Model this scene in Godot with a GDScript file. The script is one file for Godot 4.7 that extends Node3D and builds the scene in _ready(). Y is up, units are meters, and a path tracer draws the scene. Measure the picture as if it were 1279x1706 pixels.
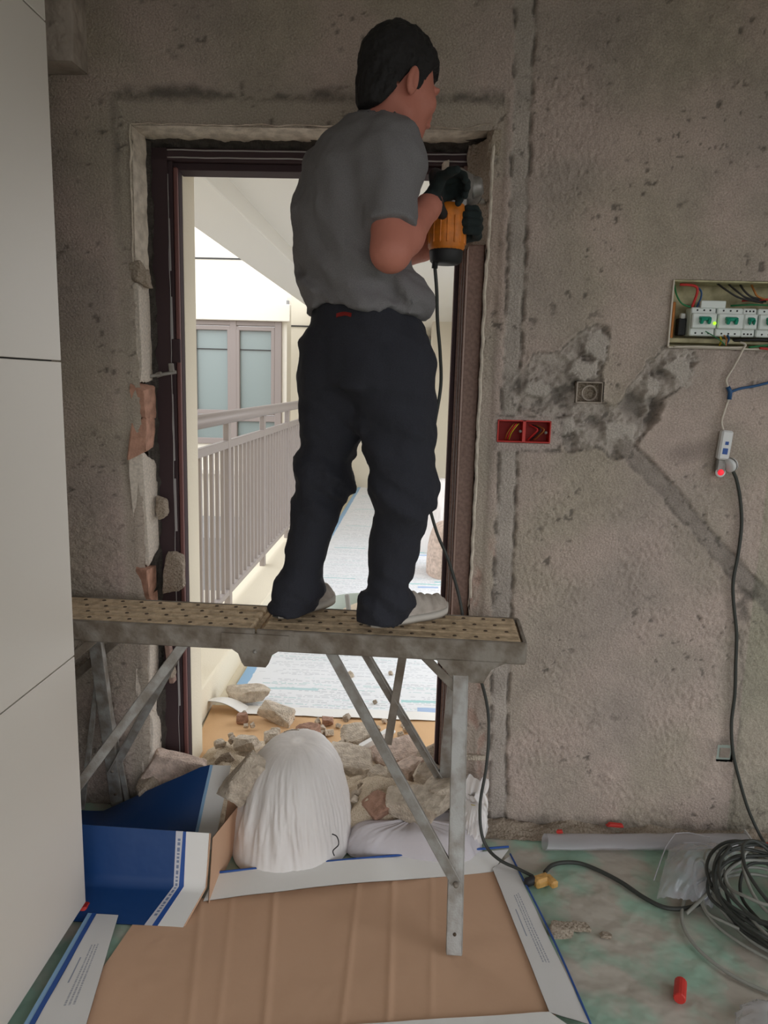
extends Node3D
# An unfinished flat: a man on a folding platform chisels out the frame of the entrance door. Wall with the door lies in z = 0, the room is z > 0, floor y = 0.

const V0 := Vector3.ZERO
var rng := RandomNumberGenerator.new()
var nz := FastNoiseLite.new()      # soft noise, 1 m features
var nf := FastNoiseLite.new()      # fractal noise
var used := {}
var T := {}                        # textures
var M := {}                        # materials


# ------------------------------------------------------------------ mesh builder
class MB:
	var st := SurfaceTool.new()
	var smooth := false
	var uvf = null
	func _init(s := false) -> void:
		st.begin(Mesh.PRIMITIVE_TRIANGLES)
		smooth = s
	func v(p: Vector3) -> void:
		st.set_smooth_group(0 if smooth else -1)
		if uvf != null:
			st.set_uv(uvf.call(p))
		st.add_vertex(p)
	func tri(a: Vector3, b: Vector3, c: Vector3) -> void:   # counter-clockwise seen from outside
		v(a); v(c); v(b)
	func quad(a: Vector3, b: Vector3, c: Vector3, d: Vector3) -> void:
		tri(a, b, c); tri(a, c, d)
	func done() -> ArrayMesh:
		st.generate_normals()
		return st.commit()
	# box with chamfered edges
	func box(c: Vector3, s: Vector3, b := Basis(), ch := 0.0) -> MB:
		var h := s * 0.5
		ch = minf(ch, 0.45 * minf(s.x, minf(s.y, s.z)))
		var P := func(sx: int, sy: int, sz: int, ax: int) -> Vector3:
			var q := Vector3(sx * h.x, sy * h.y, sz * h.z)
			if ax != 0: q.x -= sx * ch
			if ax != 1: q.y -= sy * ch
			if ax != 2: q.z -= sz * ch
			return c + b * q
		for ax in 3:
			for s0 in [-1, 1]:
				var q := []
				for k in 4:
					var u: int = [-1, 1, 1, -1][k]
					var w: int = [-1, -1, 1, 1][k]
					var sg := [0, 0, 0]
					sg[ax] = s0; sg[(ax + 1) % 3] = u; sg[(ax + 2) % 3] = w
					q.append(P.call(sg[0], sg[1], sg[2], ax))
				if s0 > 0: quad(q[0], q[1], q[2], q[3])
				else: quad(q[3], q[2], q[1], q[0])
		if ch > 0.0:
			for ax in 3:
				var a1 := (ax + 1) % 3
				var a2 := (ax + 2) % 3
				for u in [-1, 1]:
					for w in [-1, 1]:
						var lo := [0, 0, 0]; var hi := [0, 0, 0]
						lo[ax] = -1; hi[ax] = 1
						lo[a1] = u; hi[a1] = u; lo[a2] = w; hi[a2] = w
						var q0: Vector3 = P.call(lo[0], lo[1], lo[2], a1)
						var q1: Vector3 = P.call(hi[0], hi[1], hi[2], a1)
						var q2: Vector3 = P.call(hi[0], hi[1], hi[2], a2)
						var q3: Vector3 = P.call(lo[0], lo[1], lo[2], a2)
						if u * w > 0: quad(q0, q3, q2, q1)
						else: quad(q0, q1, q2, q3)
			for sx in [-1, 1]:
				for sy in [-1, 1]:
					for sz in [-1, 1]:
						var t0: Vector3 = P.call(sx, sy, sz, 0)
						var t1: Vector3 = P.call(sx, sy, sz, 1)
						var t2: Vector3 = P.call(sx, sy, sz, 2)
						if sx * sy * sz > 0: tri(t0, t1, t2)
						else: tri(t0, t2, t1)
		return self
	# straight bar between two points, section w (across) by t
	func bar(a: Vector3, e: Vector3, w: float, t: float, up := Vector3(0, 0, 1), ch := 0.0015) -> MB:
		var y := (e - a).normalized()
		var x := y.cross(up).normalized()
		var z := x.cross(y)
		return box((a + e) / 2, Vector3(w, a.distance_to(e), t), Basis(x, y, z), ch)
	# tube along points
	func tube(pts: PackedVector3Array, r: float, n := 8, r2 := -1.0) -> MB:
		smooth = true
		var m := pts.size()
		var up := Vector3(0, 1, 0)
		var prev := []
		for i in m:
			var d := (pts[mini(i + 1, m - 1)] - pts[maxi(i - 1, 0)]).normalized()
			var x := d.cross(up)
			if x.length() < 0.05: x = d.cross(Vector3(1, 0, 0))
			x = x.normalized()
			up = x.cross(d).normalized()
			var rr := r if r2 < 0 else lerpf(r, r2, float(i) / (m - 1))
			var ring := []
			for k in n:
				var a := TAU * k / n
				ring.append(pts[i] + (x * cos(a) + up * sin(a)) * rr)
			if i > 0:
				for k in n:
					var k2 := (k + 1) % n
					quad(prev[k], prev[k2], ring[k2], ring[k])
			else:
				for k in n: tri(pts[0], ring[(k + 1) % n], ring[k])
			if i == m - 1:
				for k in n: tri(pts[i], ring[k], ring[(k + 1) % n])
			prev = ring
		return self
	# lathe: profile of (radius, height) from bottom to top, about axis basis.y
	func lathe(prof: Array, o: Vector3, b := Basis(), n := 20) -> MB:
		for i in prof.size() - 1:
			for k in n:
				var a0 := TAU * k / n
				var a1 := TAU * (k + 1) / n
				var f := func(p: Vector2, a: float) -> Vector3: return o + b * Vector3(p.x * cos(a), p.y, -p.x * sin(a))
				var p0: Vector2 = prof[i]; var p1: Vector2 = prof[i + 1]
				if p0.x < 1e-6: tri(f.call(p0, a0), f.call(p1, a1), f.call(p1, a0))
				elif p1.x < 1e-6: tri(f.call(p0, a0), f.call(p0, a1), f.call(p1, a0))
				else: quad(f.call(p0, a0), f.call(p0, a1), f.call(p1, a1), f.call(p1, a0))
		return self
	# polygon (counter-clockwise in the b.x, b.y plane) extruded along b.z by d
	func prism(poly: PackedVector2Array, o: Vector3, b: Basis, d: float) -> MB:
		if Geometry2D.is_polygon_clockwise(poly):   # y up here, so Godot's «clockwise» means counter-clockwise on screen
			pass
		var area := 0.0
		for i in poly.size():
			area += poly[i].cross(poly[(i + 1) % poly.size()])
		if area < 0: poly.reverse()
		var ix := Geometry2D.triangulate_polygon(poly)
		var f := func(p: Vector2, z: float) -> Vector3: return o + b * Vector3(p.x, p.y, z)
		for i in range(0, ix.size(), 3):
			var a := poly[ix[i]]; var c := poly[ix[i + 1]]; var e := poly[ix[i + 2]]
			if (c - a).cross(e - a) < 0:
				var s := c; c = e; e = s
			tri(f.call(a, d), f.call(c, d), f.call(e, d))
			tri(f.call(a, 0.0), f.call(e, 0.0), f.call(c, 0.0))
		for i in poly.size():
			var a := poly[i]; var c := poly[(i + 1) % poly.size()]
			quad(f.call(a, 0.0), f.call(c, 0.0), f.call(c, d), f.call(a, d))
		return self


# grid surface: f(i, j) -> Vector3 for i in 0..nu, j in 0..nv; smooth normals, uv 0..1; thick > 0 gives it a back
func grid(nu: int, nv: int, f: Callable, closed_u := false, thick := 0.0, colf = null) -> ArrayMesh:
	var pv := PackedVector3Array(); var pn := PackedVector3Array(); var pu := PackedVector2Array(); var pc := PackedColorArray()
	var w := nu + 1
	pv.resize(w * (nv + 1)); pn.resize(pv.size()); pu.resize(pv.size())
	if colf != null: pc.resize(pv.size())
	for j in nv + 1:
		for i in w:
			pv[j * w + i] = f.call(i % nu if closed_u else i, j)
			pu[j * w + i] = Vector2(float(i) / nu, float(j) / nv)
			if colf != null: pc[j * w + i] = colf.call(pv[j * w + i])
	for j in nv + 1:
		for i in w:
			var il := i - 1; var ir := i + 1
			if closed_u: il = (i - 1 + nu) % nu; ir = (i + 1) % nu
			else: il = maxi(il, 0); ir = mini(ir, nu)
			var du := pv[j * w + ir] - pv[j * w + il]
			var dv := pv[mini(j + 1, nv) * w + i] - pv[maxi(j - 1, 0) * w + i]
			pn[j * w + i] = du.cross(dv).normalized()
	var ix := PackedInt32Array()
	for j in nv:
		for i in nu:
			var a := j * w + i
			ix.append_array([a, a + w + 1, a + 1, a, a + w, a + w + 1])
	if thick > 0.0:
		var n0 := pv.size()
		for k in n0:
			pv.append(pv[k] - pn[k] * thick); pn.append(-pn[k]); pu.append(pu[k])
			if colf != null: pc.append(pc[k])
		for j in nv:
			for i in nu:
				var a := n0 + j * w + i
				ix.append_array([a, a + 1, a + w + 1, a, a + w + 1, a + w])
		var rim := []
		for i in nu: rim.append([i, i + 1])
		for j in nv: rim.append([j * w + nu, (j + 1) * w + nu])
		for i in nu: rim.append([nv * w + nu - i, nv * w + nu - i - 1])
		for j in nv: rim.append([(nv - j) * w, (nv - j - 1) * w])
		for e in rim:
			ix.append_array([e[0], e[1], e[1] + n0, e[0], e[1] + n0, e[0] + n0])
	return arr(pv, pn, ix, pu, pc)


func arr(pv: PackedVector3Array, pn: PackedVector3Array, ix: PackedInt32Array, pu := PackedVector2Array(), pc := PackedColorArray()) -> ArrayMesh:
	var a := []
	a.resize(Mesh.ARRAY_MAX)
	a[Mesh.ARRAY_VERTEX] = pv; a[Mesh.ARRAY_NORMAL] = pn; a[Mesh.ARRAY_INDEX] = ix
	if pu.size(): a[Mesh.ARRAY_TEX_UV] = pu
	if pc.size(): a[Mesh.ARRAY_COLOR] = pc
	var m := ArrayMesh.new()
	m.add_surface_from_arrays(Mesh.PRIMITIVE_TRIANGLES, a)
	return m


# surface nets over a signed distance field
func nets(f: Callable, lo: Vector3, hi: Vector3, cell: float) -> ArrayMesh:
	var B := 5
	var n := Vector3i(((hi - lo) / cell).ceil()) + Vector3i.ONE
	n = Vector3i((n.x / B + 1) * B + 1, (n.y / B + 1) * B + 1, (n.z / B + 1) * B + 1)
	var val := PackedFloat32Array(); val.resize(n.x * n.y * n.z); val.fill(9.0)
	var sx := 1; var sy := n.x; var sz := n.x * n.y
	var live := []
	var reach := cell * B * 0.87 + cell
	for bz in (n.z - 1) / B:
		for by in (n.y - 1) / B:
			for bx in (n.x - 1) / B:
				var c := lo + (Vector3(bx, by, bz) * B + Vector3.ONE * B * 0.5) * cell
				if absf(f.call(c)) > reach * 1.35: continue
				live.append(Vector3i(bx, by, bz) * B)
				for k in B + 1:
					for j in B + 1:
						for i in B + 1:
							var id: int = (bx * B + i) * sx + (by * B + j) * sy + (bz * B + k) * sz
							if val[id] == 9.0:
								val[id] = f.call(lo + Vector3(bx * B + i, by * B + j, bz * B + k) * cell)
	var vid := {}
	var pv := PackedVector3Array()
	var corner := [0, sx, sy, sx + sy, sz, sx + sz, sy + sz, sx + sy + sz]
	var cpos := [Vector3(0, 0, 0), Vector3(1, 0, 0), Vector3(0, 1, 0), Vector3(1, 1, 0), Vector3(0, 0, 1), Vector3(1, 0, 1), Vector3(0, 1, 1), Vector3(1, 1, 1)]
	var edges := [[0, 1], [2, 3], [4, 5], [6, 7], [0, 2], [1, 3], [4, 6], [5, 7], [0, 4], [1, 5], [2, 6], [3, 7]]
	for b in live:
		for k in B:
			for j in B:
				for i in B:
					var p := Vector3i(b.x + i, b.y + j, b.z + k)
					var id := p.x * sx + p.y * sy + p.z * sz
					var inside := 0
					for q in 8:
						if val[id + corner[q]] < 0.0: inside += 1
					if inside == 0 or inside == 8: continue
					var s := V0; var cnt := 0
					for e in edges:
						var va := val[id + corner[e[0]]]; var vb := val[id + corner[e[1]]]
						if (va < 0.0) != (vb < 0.0):
							s += cpos[e[0]].lerp(cpos[e[1]], va / (va - vb)); cnt += 1
					vid[id] = pv.size()
					pv.append(lo + (Vector3(p) + s / cnt) * cell)
	var ix := PackedInt32Array()
	for id in vid:
		for ax in 3:
			var d: int = [sx, sy, sz][ax]
			var u: int = [sy, sz, sx][ax]
			var w: int = [sz, sx, sy][ax]
			var va := val[id]; var vb := val[id + d]
			if (va < 0.0) == (vb < 0.0): continue
			var a = vid.get(id - u - w); var b2 = vid.get(id - w); var c2 = vid.get(id); var d2 = vid.get(id - u)
			if a == null or b2 == null or c2 == null or d2 == null: continue
			if va < 0.0: ix.append_array([a, c2, b2, a, d2, c2])
			else: ix.append_array([a, b2, c2, a, c2, d2])
	var pn := PackedVector3Array(); pn.resize(pv.size())
	for i in range(0, ix.size(), 3):
		var fn := (pv[ix[i + 2]] - pv[ix[i]]).cross(pv[ix[i + 1]] - pv[ix[i]])
		for q in 3: pn[ix[i + q]] += fn
	for i in pn.size(): pn[i] = pn[i].normalized()
	return arr(pv, pn, ix)


# bones: flat array [ax, ay, az, ra, bx, by, bz, rb, ...]; smooth minimum of tapered capsules
func limbs(b: PackedFloat32Array, p: Vector3, k: float) -> float:
	var d := 9.0
	for i in range(0, b.size(), 8):
		var ax := p.x - b[i]; var ay := p.y - b[i + 1]; var az := p.z - b[i + 2]
		var ex := b[i + 4] - b[i]; var ey := b[i + 5] - b[i + 1]; var ez := b[i + 6] - b[i + 2]
		var t := clampf((ax * ex + ay * ey + az * ez) / maxf(ex * ex + ey * ey + ez * ez, 1e-9), 0.0, 1.0)
		ax -= ex * t; ay -= ey * t; az -= ez * t
		var e := sqrt(ax * ax + ay * ay + az * az) - b[i + 3] - (b[i + 7] - b[i + 3]) * t
		var h := maxf(k - absf(d - e), 0.0) / k
		d = minf(d, e) - h * h * k * 0.25
	return d


func bones(list: Array) -> PackedFloat32Array:   # [[a, ra, b, rb], ...]
	var o := PackedFloat32Array()
	for e in list:
		o.append_array([e[0].x, e[0].y, e[0].z, e[1], e[2].x, e[2].y, e[2].z, e[3]])
	return o


func smin(a: float, b: float, k: float) -> float:
	var h := maxf(k - absf(a - b), 0.0) / k
	return minf(a, b) - h * h * k * 0.25


func ell(p: Vector3, r: Vector3) -> float:       # p in the ellipsoid's own axes
	var q := p / r
	var l := q.length()
	return l * (l - 1.0) / maxf((q / r).length(), 1e-6)


# broken lump: an icosphere cut by random planes, flat facets
func rock(size: Vector3, sd: int, cuts := 9, rough := 0.06) -> ArrayMesh:
	var r := RandomNumberGenerator.new(); r.seed = sd
	var pl := []
	for ax in [Vector3.RIGHT, Vector3.LEFT, Vector3.UP, Vector3.DOWN, Vector3.BACK, Vector3.FORWARD]:
		pl.append([(ax + Vector3(r.randf_range(-.22, .22), r.randf_range(-.22, .22), r.randf_range(-.22, .22))).normalized(), r.randf_range(.82, 1.0)])
	for i in cuts:
		pl.append([Vector3(r.randfn(), r.randfn(), r.randfn()).normalized(), r.randf_range(.92, 1.22)])
	var n := 12
	var P := func(face: int, i: int, j: int) -> Vector3:
		var a := -1.0 + 2.0 * i / n; var b := -1.0 + 2.0 * j / n
		var d: Vector3 = [Vector3(1, a, b), Vector3(-1, b, a), Vector3(b, 1, a), Vector3(a, -1, b), Vector3(a, b, 1), Vector3(b, a, -1)][face]
		d = d.normalized()
		var m := 9.0
		for q in pl:
			var c: float = q[0].dot(d)
			if c > 0.05: m = minf(m, q[1] / c)
		m *= 1.0 + rough * nf.get_noise_3d(d.x * 9 + sd * 7.0, d.y * 9, d.z * 9) + rough * .5 * nf.get_noise_3d(d.x * 26 + sd, d.y * 26, d.z * 26)
		return d * m * size * 0.5
	var mb := MB.new()
	mb.smooth = false
	for f in 6:
		for i in n:
			for j in n:
				mb.quad(P.call(f, i, j), P.call(f, i + 1, j), P.call(f, i + 1, j + 1), P.call(f, i, j + 1))
	return mb.done()


# ------------------------------------------------------------------ naming
func numbered(n: String) -> String:
	if not used.has(n):
		used[n] = 0
		return n
	used[n] += 1
	return "%s_%03d" % [n, used[n]]


func tag(o: Node, label: String, category := "", group := "", kind := "") -> Node:
	if label: o.set_meta("label", label)
	if category: o.set_meta("category", category)
	if group: o.set_meta("group", group)
	if kind: o.set_meta("kind", kind)
	return o


func thing(n: String, label: String, category: String, at := V0, group := "") -> Node3D:
	var o := Node3D.new()
	o.name = numbered(n); add_child(o); o.position = at
	tag(o, label, category, group)
	return o


func part(n: String, mesh: Mesh, m: Material, parent: Node = null, at := V0) -> MeshInstance3D:
	var o := MeshInstance3D.new()
	o.mesh = mesh
	o.material_override = m
	o.cast_shadow = GeometryInstance3D.SHADOW_CASTING_SETTING_ON
	if parent == null or parent == self:
		o.name = numbered(n); add_child(o)
	else:
		o.name = n; parent.add_child(o, true)
		var q := 1
		while parent.get_children().any(func(c): return c != o and c.name == o.name) or str(o.name).begins_with("@"):
			o.name = "%s_%03d" % [n, q]; q += 1
	o.position = at
	return o


func wpart(n: String, mesh: Mesh, m: Material, parent: Node3D) -> MeshInstance3D:   # the mesh is given in room coordinates
	var at := V0
	var p: Node = parent
	while p is Node3D and p != self:
		at -= p.position; p = p.get_parent()
	return part(n, mesh, m, parent, at)


func one(n: String, mesh: Mesh, m: Material, label: String, category: String, at := V0, group := "") -> MeshInstance3D:
	var o := part(n, mesh, m, self, at)
	tag(o, label, category, group)
	return o


func setting(n: String, mesh: Mesh, m: Material, label: String, at := V0) -> MeshInstance3D:
	var o := part(n, mesh, m, self, at)
	tag(o, label, "", "", "structure")
	return o


# ------------------------------------------------------------------ materials
func noise_tex(n: String, seed_: int, freq: float, oct: int, c0: Color, c1: Color, size := 512, lo := 0.0, hi := 1.0, type := FastNoiseLite.TYPE_SIMPLEX_SMOOTH) -> void:
	var f := FastNoiseLite.new()
	f.seed = seed_; f.noise_type = type; f.frequency = freq; f.fractal_octaves = oct
	var t := NoiseTexture2D.new()
	t.width = size; t.height = size; t.seamless = true; t.noise = f
	var g := Gradient.new()
	g.offsets = PackedFloat32Array([lo, hi]); g.colors = PackedColorArray([c0, c1])
	t.color_ramp = g
	T[n] = t


func normal_tex(n: String, seed_: int, freq: float, oct: int, strength: float, size := 512, type := FastNoiseLite.TYPE_SIMPLEX_SMOOTH) -> void:
	var f := FastNoiseLite.new()
	f.seed = seed_; f.noise_type = type; f.frequency = freq; f.fractal_octaves = oct
	var t := NoiseTexture2D.new()
	t.width = size; t.height = size; t.seamless = true; t.noise = f
	t.as_normal_map = true; t.bump_strength = strength
	T[n] = t


func mat(n: String, c: Color, rough := 0.8, tex := "", sc := 1.0, nrm := "", ns := 1.0, metal := 0.0, vc := false) -> StandardMaterial3D:
	var m := StandardMaterial3D.new()
	m.albedo_color = c; m.roughness = rough; m.metallic = metal
	if tex: m.albedo_texture = T[tex]
	if nrm:
		m.normal_enabled = true; m.normal_texture = T[nrm]; m.normal_scale = ns
	if tex or nrm:
		m.uv1_triplanar = true; m.uv1_scale = Vector3.ONE * sc
	m.vertex_color_use_as_albedo = vc
	M[n] = m
	return m


func c8(r: int, g: int, b: int) -> Color:
	return Color(r / 255.0, g / 255.0, b / 255.0)


func make_materials() -> void:
	noise_tex("grain", 3, 0.09, 4, Color(.86, .86, .86), Color(1, 1, 1), 512, .15, .75)
	noise_tex("blotch", 5, 0.012, 5, Color(.84, .83, .82), Color(1, 1, 1), 512, .2, .7)
	noise_tex("speck", 9, 0.06, 3, Color(.74, .71, .67), Color(1, 1, 1), 512, .12, .5)
	noise_tex("rust", 12, 0.014, 5, Color(.78, .74, .70), Color(1, 1, 1), 512, .2, .7)
	noise_tex("paint_wear", 15, 0.011, 5, c8(188, 180, 168), c8(156, 186, 166), 1024, .34, .66)
	normal_tex("plaster_n", 21, 0.045, 4, 6.0)
	normal_tex("fine_n", 22, 0.16, 3, 3.0)
	normal_tex("wrinkle_n", 23, 0.012, 4, 10.0)
	normal_tex("stone_n", 24, 0.05, 5, 12.0)
	mat("plaster", Color.WHITE, .93, "grain", 3.4, "plaster_n", .85, 0.0, true)
	mat("reveal", c8(228, 216, 200), .95, "blotch", 3.0, "plaster_n", .8)
	mat("gap", c8(86, 80, 74), .95, "blotch", 4.0, "stone_n", 1.0)
	mat("concrete", c8(188, 175, 163), .95, "blotch", .8, "plaster_n", .6)
	mat("block", c8(220, 208, 194), .95, "grain", 2.0, "plaster_n", .6)
	mat("brick", c8(196, 150, 128), .95, "blotch", 3.0, "plaster_n", .6)
	mat("room", c8(172, 166, 158), .95, "blotch", .8, "plaster_n", .4)
	mat("ceil", c8(196, 192, 186), .95)
	mat("floor_paint", Color.WHITE, .72, "paint_wear", .34, "plaster_n", .3)
	mat("cream", c8(244, 238, 224), .85, "blotch", .4)
	mat("cream_dirty", c8(230, 220, 198), .9, "", 1.0, "fine_n", .1)
	mat("white_wall", c8(240, 233, 218), .85)
	mat("soffit", c8(240, 238, 232), .9)
	mat("frame_brown", c8(168, 138, 126), .7, "grain", 1.5, "fine_n", .15)
	mat("frame_dark", c8(74, 60, 62), .62)
	M["frame_dark"].metallic_specular = .2
	mat("frame_red", c8(120, 78, 74), .6)
	mat("foil", c8(176, 170, 168), .5)
	mat("steel", c8(170, 168, 164), .5, "rust", 2.0, "fine_n", .2, .3)
	mat("steel_dusty", c8(146, 138, 128), .75, "rust", 1.5, "plaster_n", .25, .15)
	mat("deck", c8(212, 188, 156), .92, "blotch", 4.0, "plaster_n", .5)
	mat("hole", c8(84, 70, 56), .9)
	mat("cabinet", c8(212, 204, 194), .45, "", 1.0)
	mat("seam", c8(70, 68, 66), .8)
	mat("card", c8(212, 172, 142), .85, "", 1.0, "wrinkle_n", .10)
	mat("card_out", c8(230, 188, 142), .88, "grain", 6.0, "wrinkle_n", .15)
	mat("card_white", c8(240, 238, 234), .6, "", 1.0, "wrinkle_n", .1)
	mat("card_blue", c8(25, 66, 122), .42, "", 1.0, "wrinkle_n", .12)
	mat("ink_blue", c8(40, 84, 160), .5)
	mat("ink_pale", c8(150, 190, 226), .6)
	mat("paper", c8(238, 240, 244), .6, "", 1.0, "wrinkle_n", .6)
	mat("sack", c8(238, 233, 230), .55, "", 1.0, "wrinkle_n", .25)
	mat("sack_grey", c8(206, 200, 204), .7, "", 1.0, "wrinkle_n", .4)
	mat("dust", c8(206, 190, 168), 1.0, "speck", 6.0, "stone_n", .6)
	mat("mortar", c8(212, 198, 180), .98, "blotch", 4.0, "stone_n", .9)
	mat("mortar_dark", c8(172, 158, 142), .98, "speck", 4.0, "stone_n", .9)
	mat("mortar_pink", c8(224, 202, 188), .98, "blotch", 4.0, "stone_n", .8)
	mat("brick_red", c8(176, 138, 118), .98, "blotch", 6.0, "stone_n", .9)
	mat("skin", c8(198, 126, 108), .6, "", 1.0, "fine_n", .12)
	mat("hair", c8(26, 23, 24), .75, "", 1.0, "fine_n", .5)
	mat("shirt", c8(128, 125, 127), .92, "grain", 6.0, "wrinkle_n", .35)
	mat("trousers", c8(46, 47, 56), .9, "grain", 5.0, "wrinkle_n", .5)
	mat("shoe", c8(196, 186, 176), .8, "blotch", 5.0, "fine_n", .3)
	mat("sole", c8(206, 200, 190), .8)
	mat("glove", c8(34, 44, 44), .95, "grain", 12.0, "fine_n", .6)
	mat("sock", c8(120, 74, 52), .9)
	mat("orange", c8(232, 134, 40), .45, "blotch", 4.0)
	mat("tool_grey", c8(150, 146, 142), .45, "blotch", 6.0, "", 1.0, .5)
	mat("black", c8(34, 34, 36), .6)
	mat("red", c8(200, 52, 44), .5)
	mat("red_dark", c8(140, 30, 24), .7)
	mat("white_plastic", c8(226, 226, 226), .4)
	mat("breaker", c8(226, 232, 228), .4)
	mat("teal", c8(10, 146, 118), .4)
	mat("box_cream", c8(196, 188, 150), .7, "blotch", 3.0)
	mat("copper", c8(186, 120, 62), .5, "", 1.0, "", 1.0, .5)
	mat("wire_red", c8(206, 52, 50), .5)
	mat("wire_green", c8(30, 120, 70), .5)
	mat("wire_blue", c8(40, 84, 130), .5)
	mat("wire_black", c8(40, 38, 36), .5)
	mat("wire_white", c8(210, 200, 186), .6)
	mat("wire_yellow", c8(200, 176, 40), .5)
	mat("cable", c8(58, 60, 56), .55)
	mat("cable_highlight", c8(158, 158, 150), .5)  # cable with its highlights put into the colour
	mat("plug_yellow", c8(222, 172, 98), .5, "blotch", 6.0)
	mat("rail_metal", c8(156, 147, 143), .5, "", 1.0, "", 1.0, .2)
	mat("window_frame", c8(150, 138, 132), .5)
	mat("far_grey", c8(150, 148, 146), .9)
	mat("far_wood", c8(176, 156, 138), .8)
	mat("basin", c8(168, 178, 168), .5)
	var g := mat("far_glass", c8(136, 148, 145), .2)
	g.metallic_specular = .6
	var f := mat("film", Color(.93, .94, .98, .2), .08)
	f.transparency = BaseMaterial3D.TRANSPARENCY_ALPHA
	f = mat("film_dense", Color(.82, .81, .83, .42), .25)
	f.transparency = BaseMaterial3D.TRANSPARENCY_ALPHA
	var led := mat("led_green", c8(140, 220, 30), .4)
	led.emission_enabled = true; led.emission = c8(150, 220, 40); led.emission_energy_multiplier = .6
	led = mat("led_red", c8(226, 60, 66), .4)
	led.emission_enabled = true; led.emission = c8(250, 40, 60); led.emission_energy_multiplier = .25


# ------------------------------------------------------------------ camera, sky, exposure
func setup() -> void:
	var cam := Camera3D.new()
	cam.name = "camera"
	add_child(cam)
	cam.keep_aspect = Camera3D.KEEP_HEIGHT
	cam.fov = rad_to_deg(2.0 * atan(853.0 / 1240.0))
	cam.near = 0.05; cam.far = 200.0
	# x right, y up, z back of a phone held at 1.44 m, tipped down 10 degrees and rolled 1.6 degrees
	cam.transform = Transform3D(Basis(Vector3(.99864956, .02751287, -.04406915), Vector3(-.03459995, .9849862, -.16913024), Vector3(.03875424, .17042663, .98460798)).orthonormalized(), Vector3(0, 1.4444, 2.3))
	cam.current = true
	var e := Environment.new()
	var sky := Sky.new()
	var sm := ProceduralSkyMaterial.new()      # a bright overcast day
	sm.sky_top_color = Color(.91, .925, .945); sm.sky_horizon_color = Color(.97, .97, .97)
	sm.ground_bottom_color = Color(.42, .41, .40); sm.ground_horizon_color = Color(.62, .61, .60)
	sm.sky_energy_multiplier = 1.0
	sky.sky_material = sm
	e.background_mode = Environment.BG_SKY; e.sky = sky
	e.background_energy_multiplier = 1.0
	e.ambient_light_source = Environment.AMBIENT_SOURCE_DISABLED
	e.reflected_light_source = Environment.REFLECTION_SOURCE_SKY
	e.tonemap_mode = Environment.TONE_MAPPER_LINEAR
	e.tonemap_exposure = 3.0
	e.sdfgi_enabled = true; e.ssao_enabled = true; e.ssil_enabled = true
	var we := WorldEnvironment.new()
	we.name = "world"; we.environment = e
	add_child(we)


# ------------------------------------------------------------------ the front wall
var door_l := -0.862      # raw opening
var door_r := 0.192
var door_t := 2.17
const CHASE := [[2.8, .225, .285], [2.507, .235, .292], [2.195, .248, .299], [1.87, .251, .303], [1.52, .256, .309], [1.10, .26, .316], [.775, .262, .323], [.37, .28, .332], [0.0, .288, .346], [-.1, .288, .346]]
var patch := PackedVector2Array([Vector2(.318, 1.49), Vector2(.345, 1.545), Vector2(.42, 1.555), Vector2(.47, 1.61), Vector2(.52, 1.635), Vector2(.565, 1.628), Vector2(.568, 1.56), Vector2(.552, 1.50), Vector2(.557, 1.41), Vector2(.60, 1.395), Vector2(.645, 1.47), Vector2(.69, 1.535), Vector2(.735, 1.578), Vector2(.81, 1.575), Vector2(.83, 1.53), Vector2(.80, 1.47), Vector2(.745, 1.42), Vector2(.735, 1.36), Vector2(.68, 1.30), Vector2(.665, 1.24), Vector2(.61, 1.235), Vector2(.55, 1.27), Vector2(.47, 1.25), Vector2(.43, 1.30), Vector2(.36, 1.375), Vector2(.29, 1.385), Vector2(.275, 1.44)])
const SMEAR := [[.53, 1.575, .045, .05, .004], [.395, 1.325, .05, .025, .004], [.45, 1.33, .06, .03, .003], [.36, 1.44, .05, .03, .003], [.78, 1.515, .05, .05, .005], [.70, 1.44, .03, .06, .004], [.50, 1.50, .04, .04, .003], [.62, 1.32, .07, .03, .002]]
const DIAG := [[.60, 1.30], [.70, 1.215], [.80, 1.12], [.917, .993], [1.028, .885], [1.20, .73], [1.4, .55]]
var holes := [Rect2(.738, 1.574, .46, .192), Rect2(.249, 1.277, .162, .068), Rect2(.480, 1.402, .080, .064), Rect2(1.012, .262, .052, .058)]


func seg_d(p: Vector2, pl: Array) -> float:
	var d := 9.0
	for i in pl.size() - 1:
		d = minf(d, p.distance_to(Geometry2D.get_closest_point_to_segment(p, Vector2(pl[i][0], pl[i][1]), Vector2(pl[i + 1][0], pl[i + 1][1]))))
	return d


func sstep(a: float, b: float, x: float) -> float:
	var t := clampf((x - a) / (b - a), 0.0, 1.0)
	return t * t * (3.0 - 2.0 * t)


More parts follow.
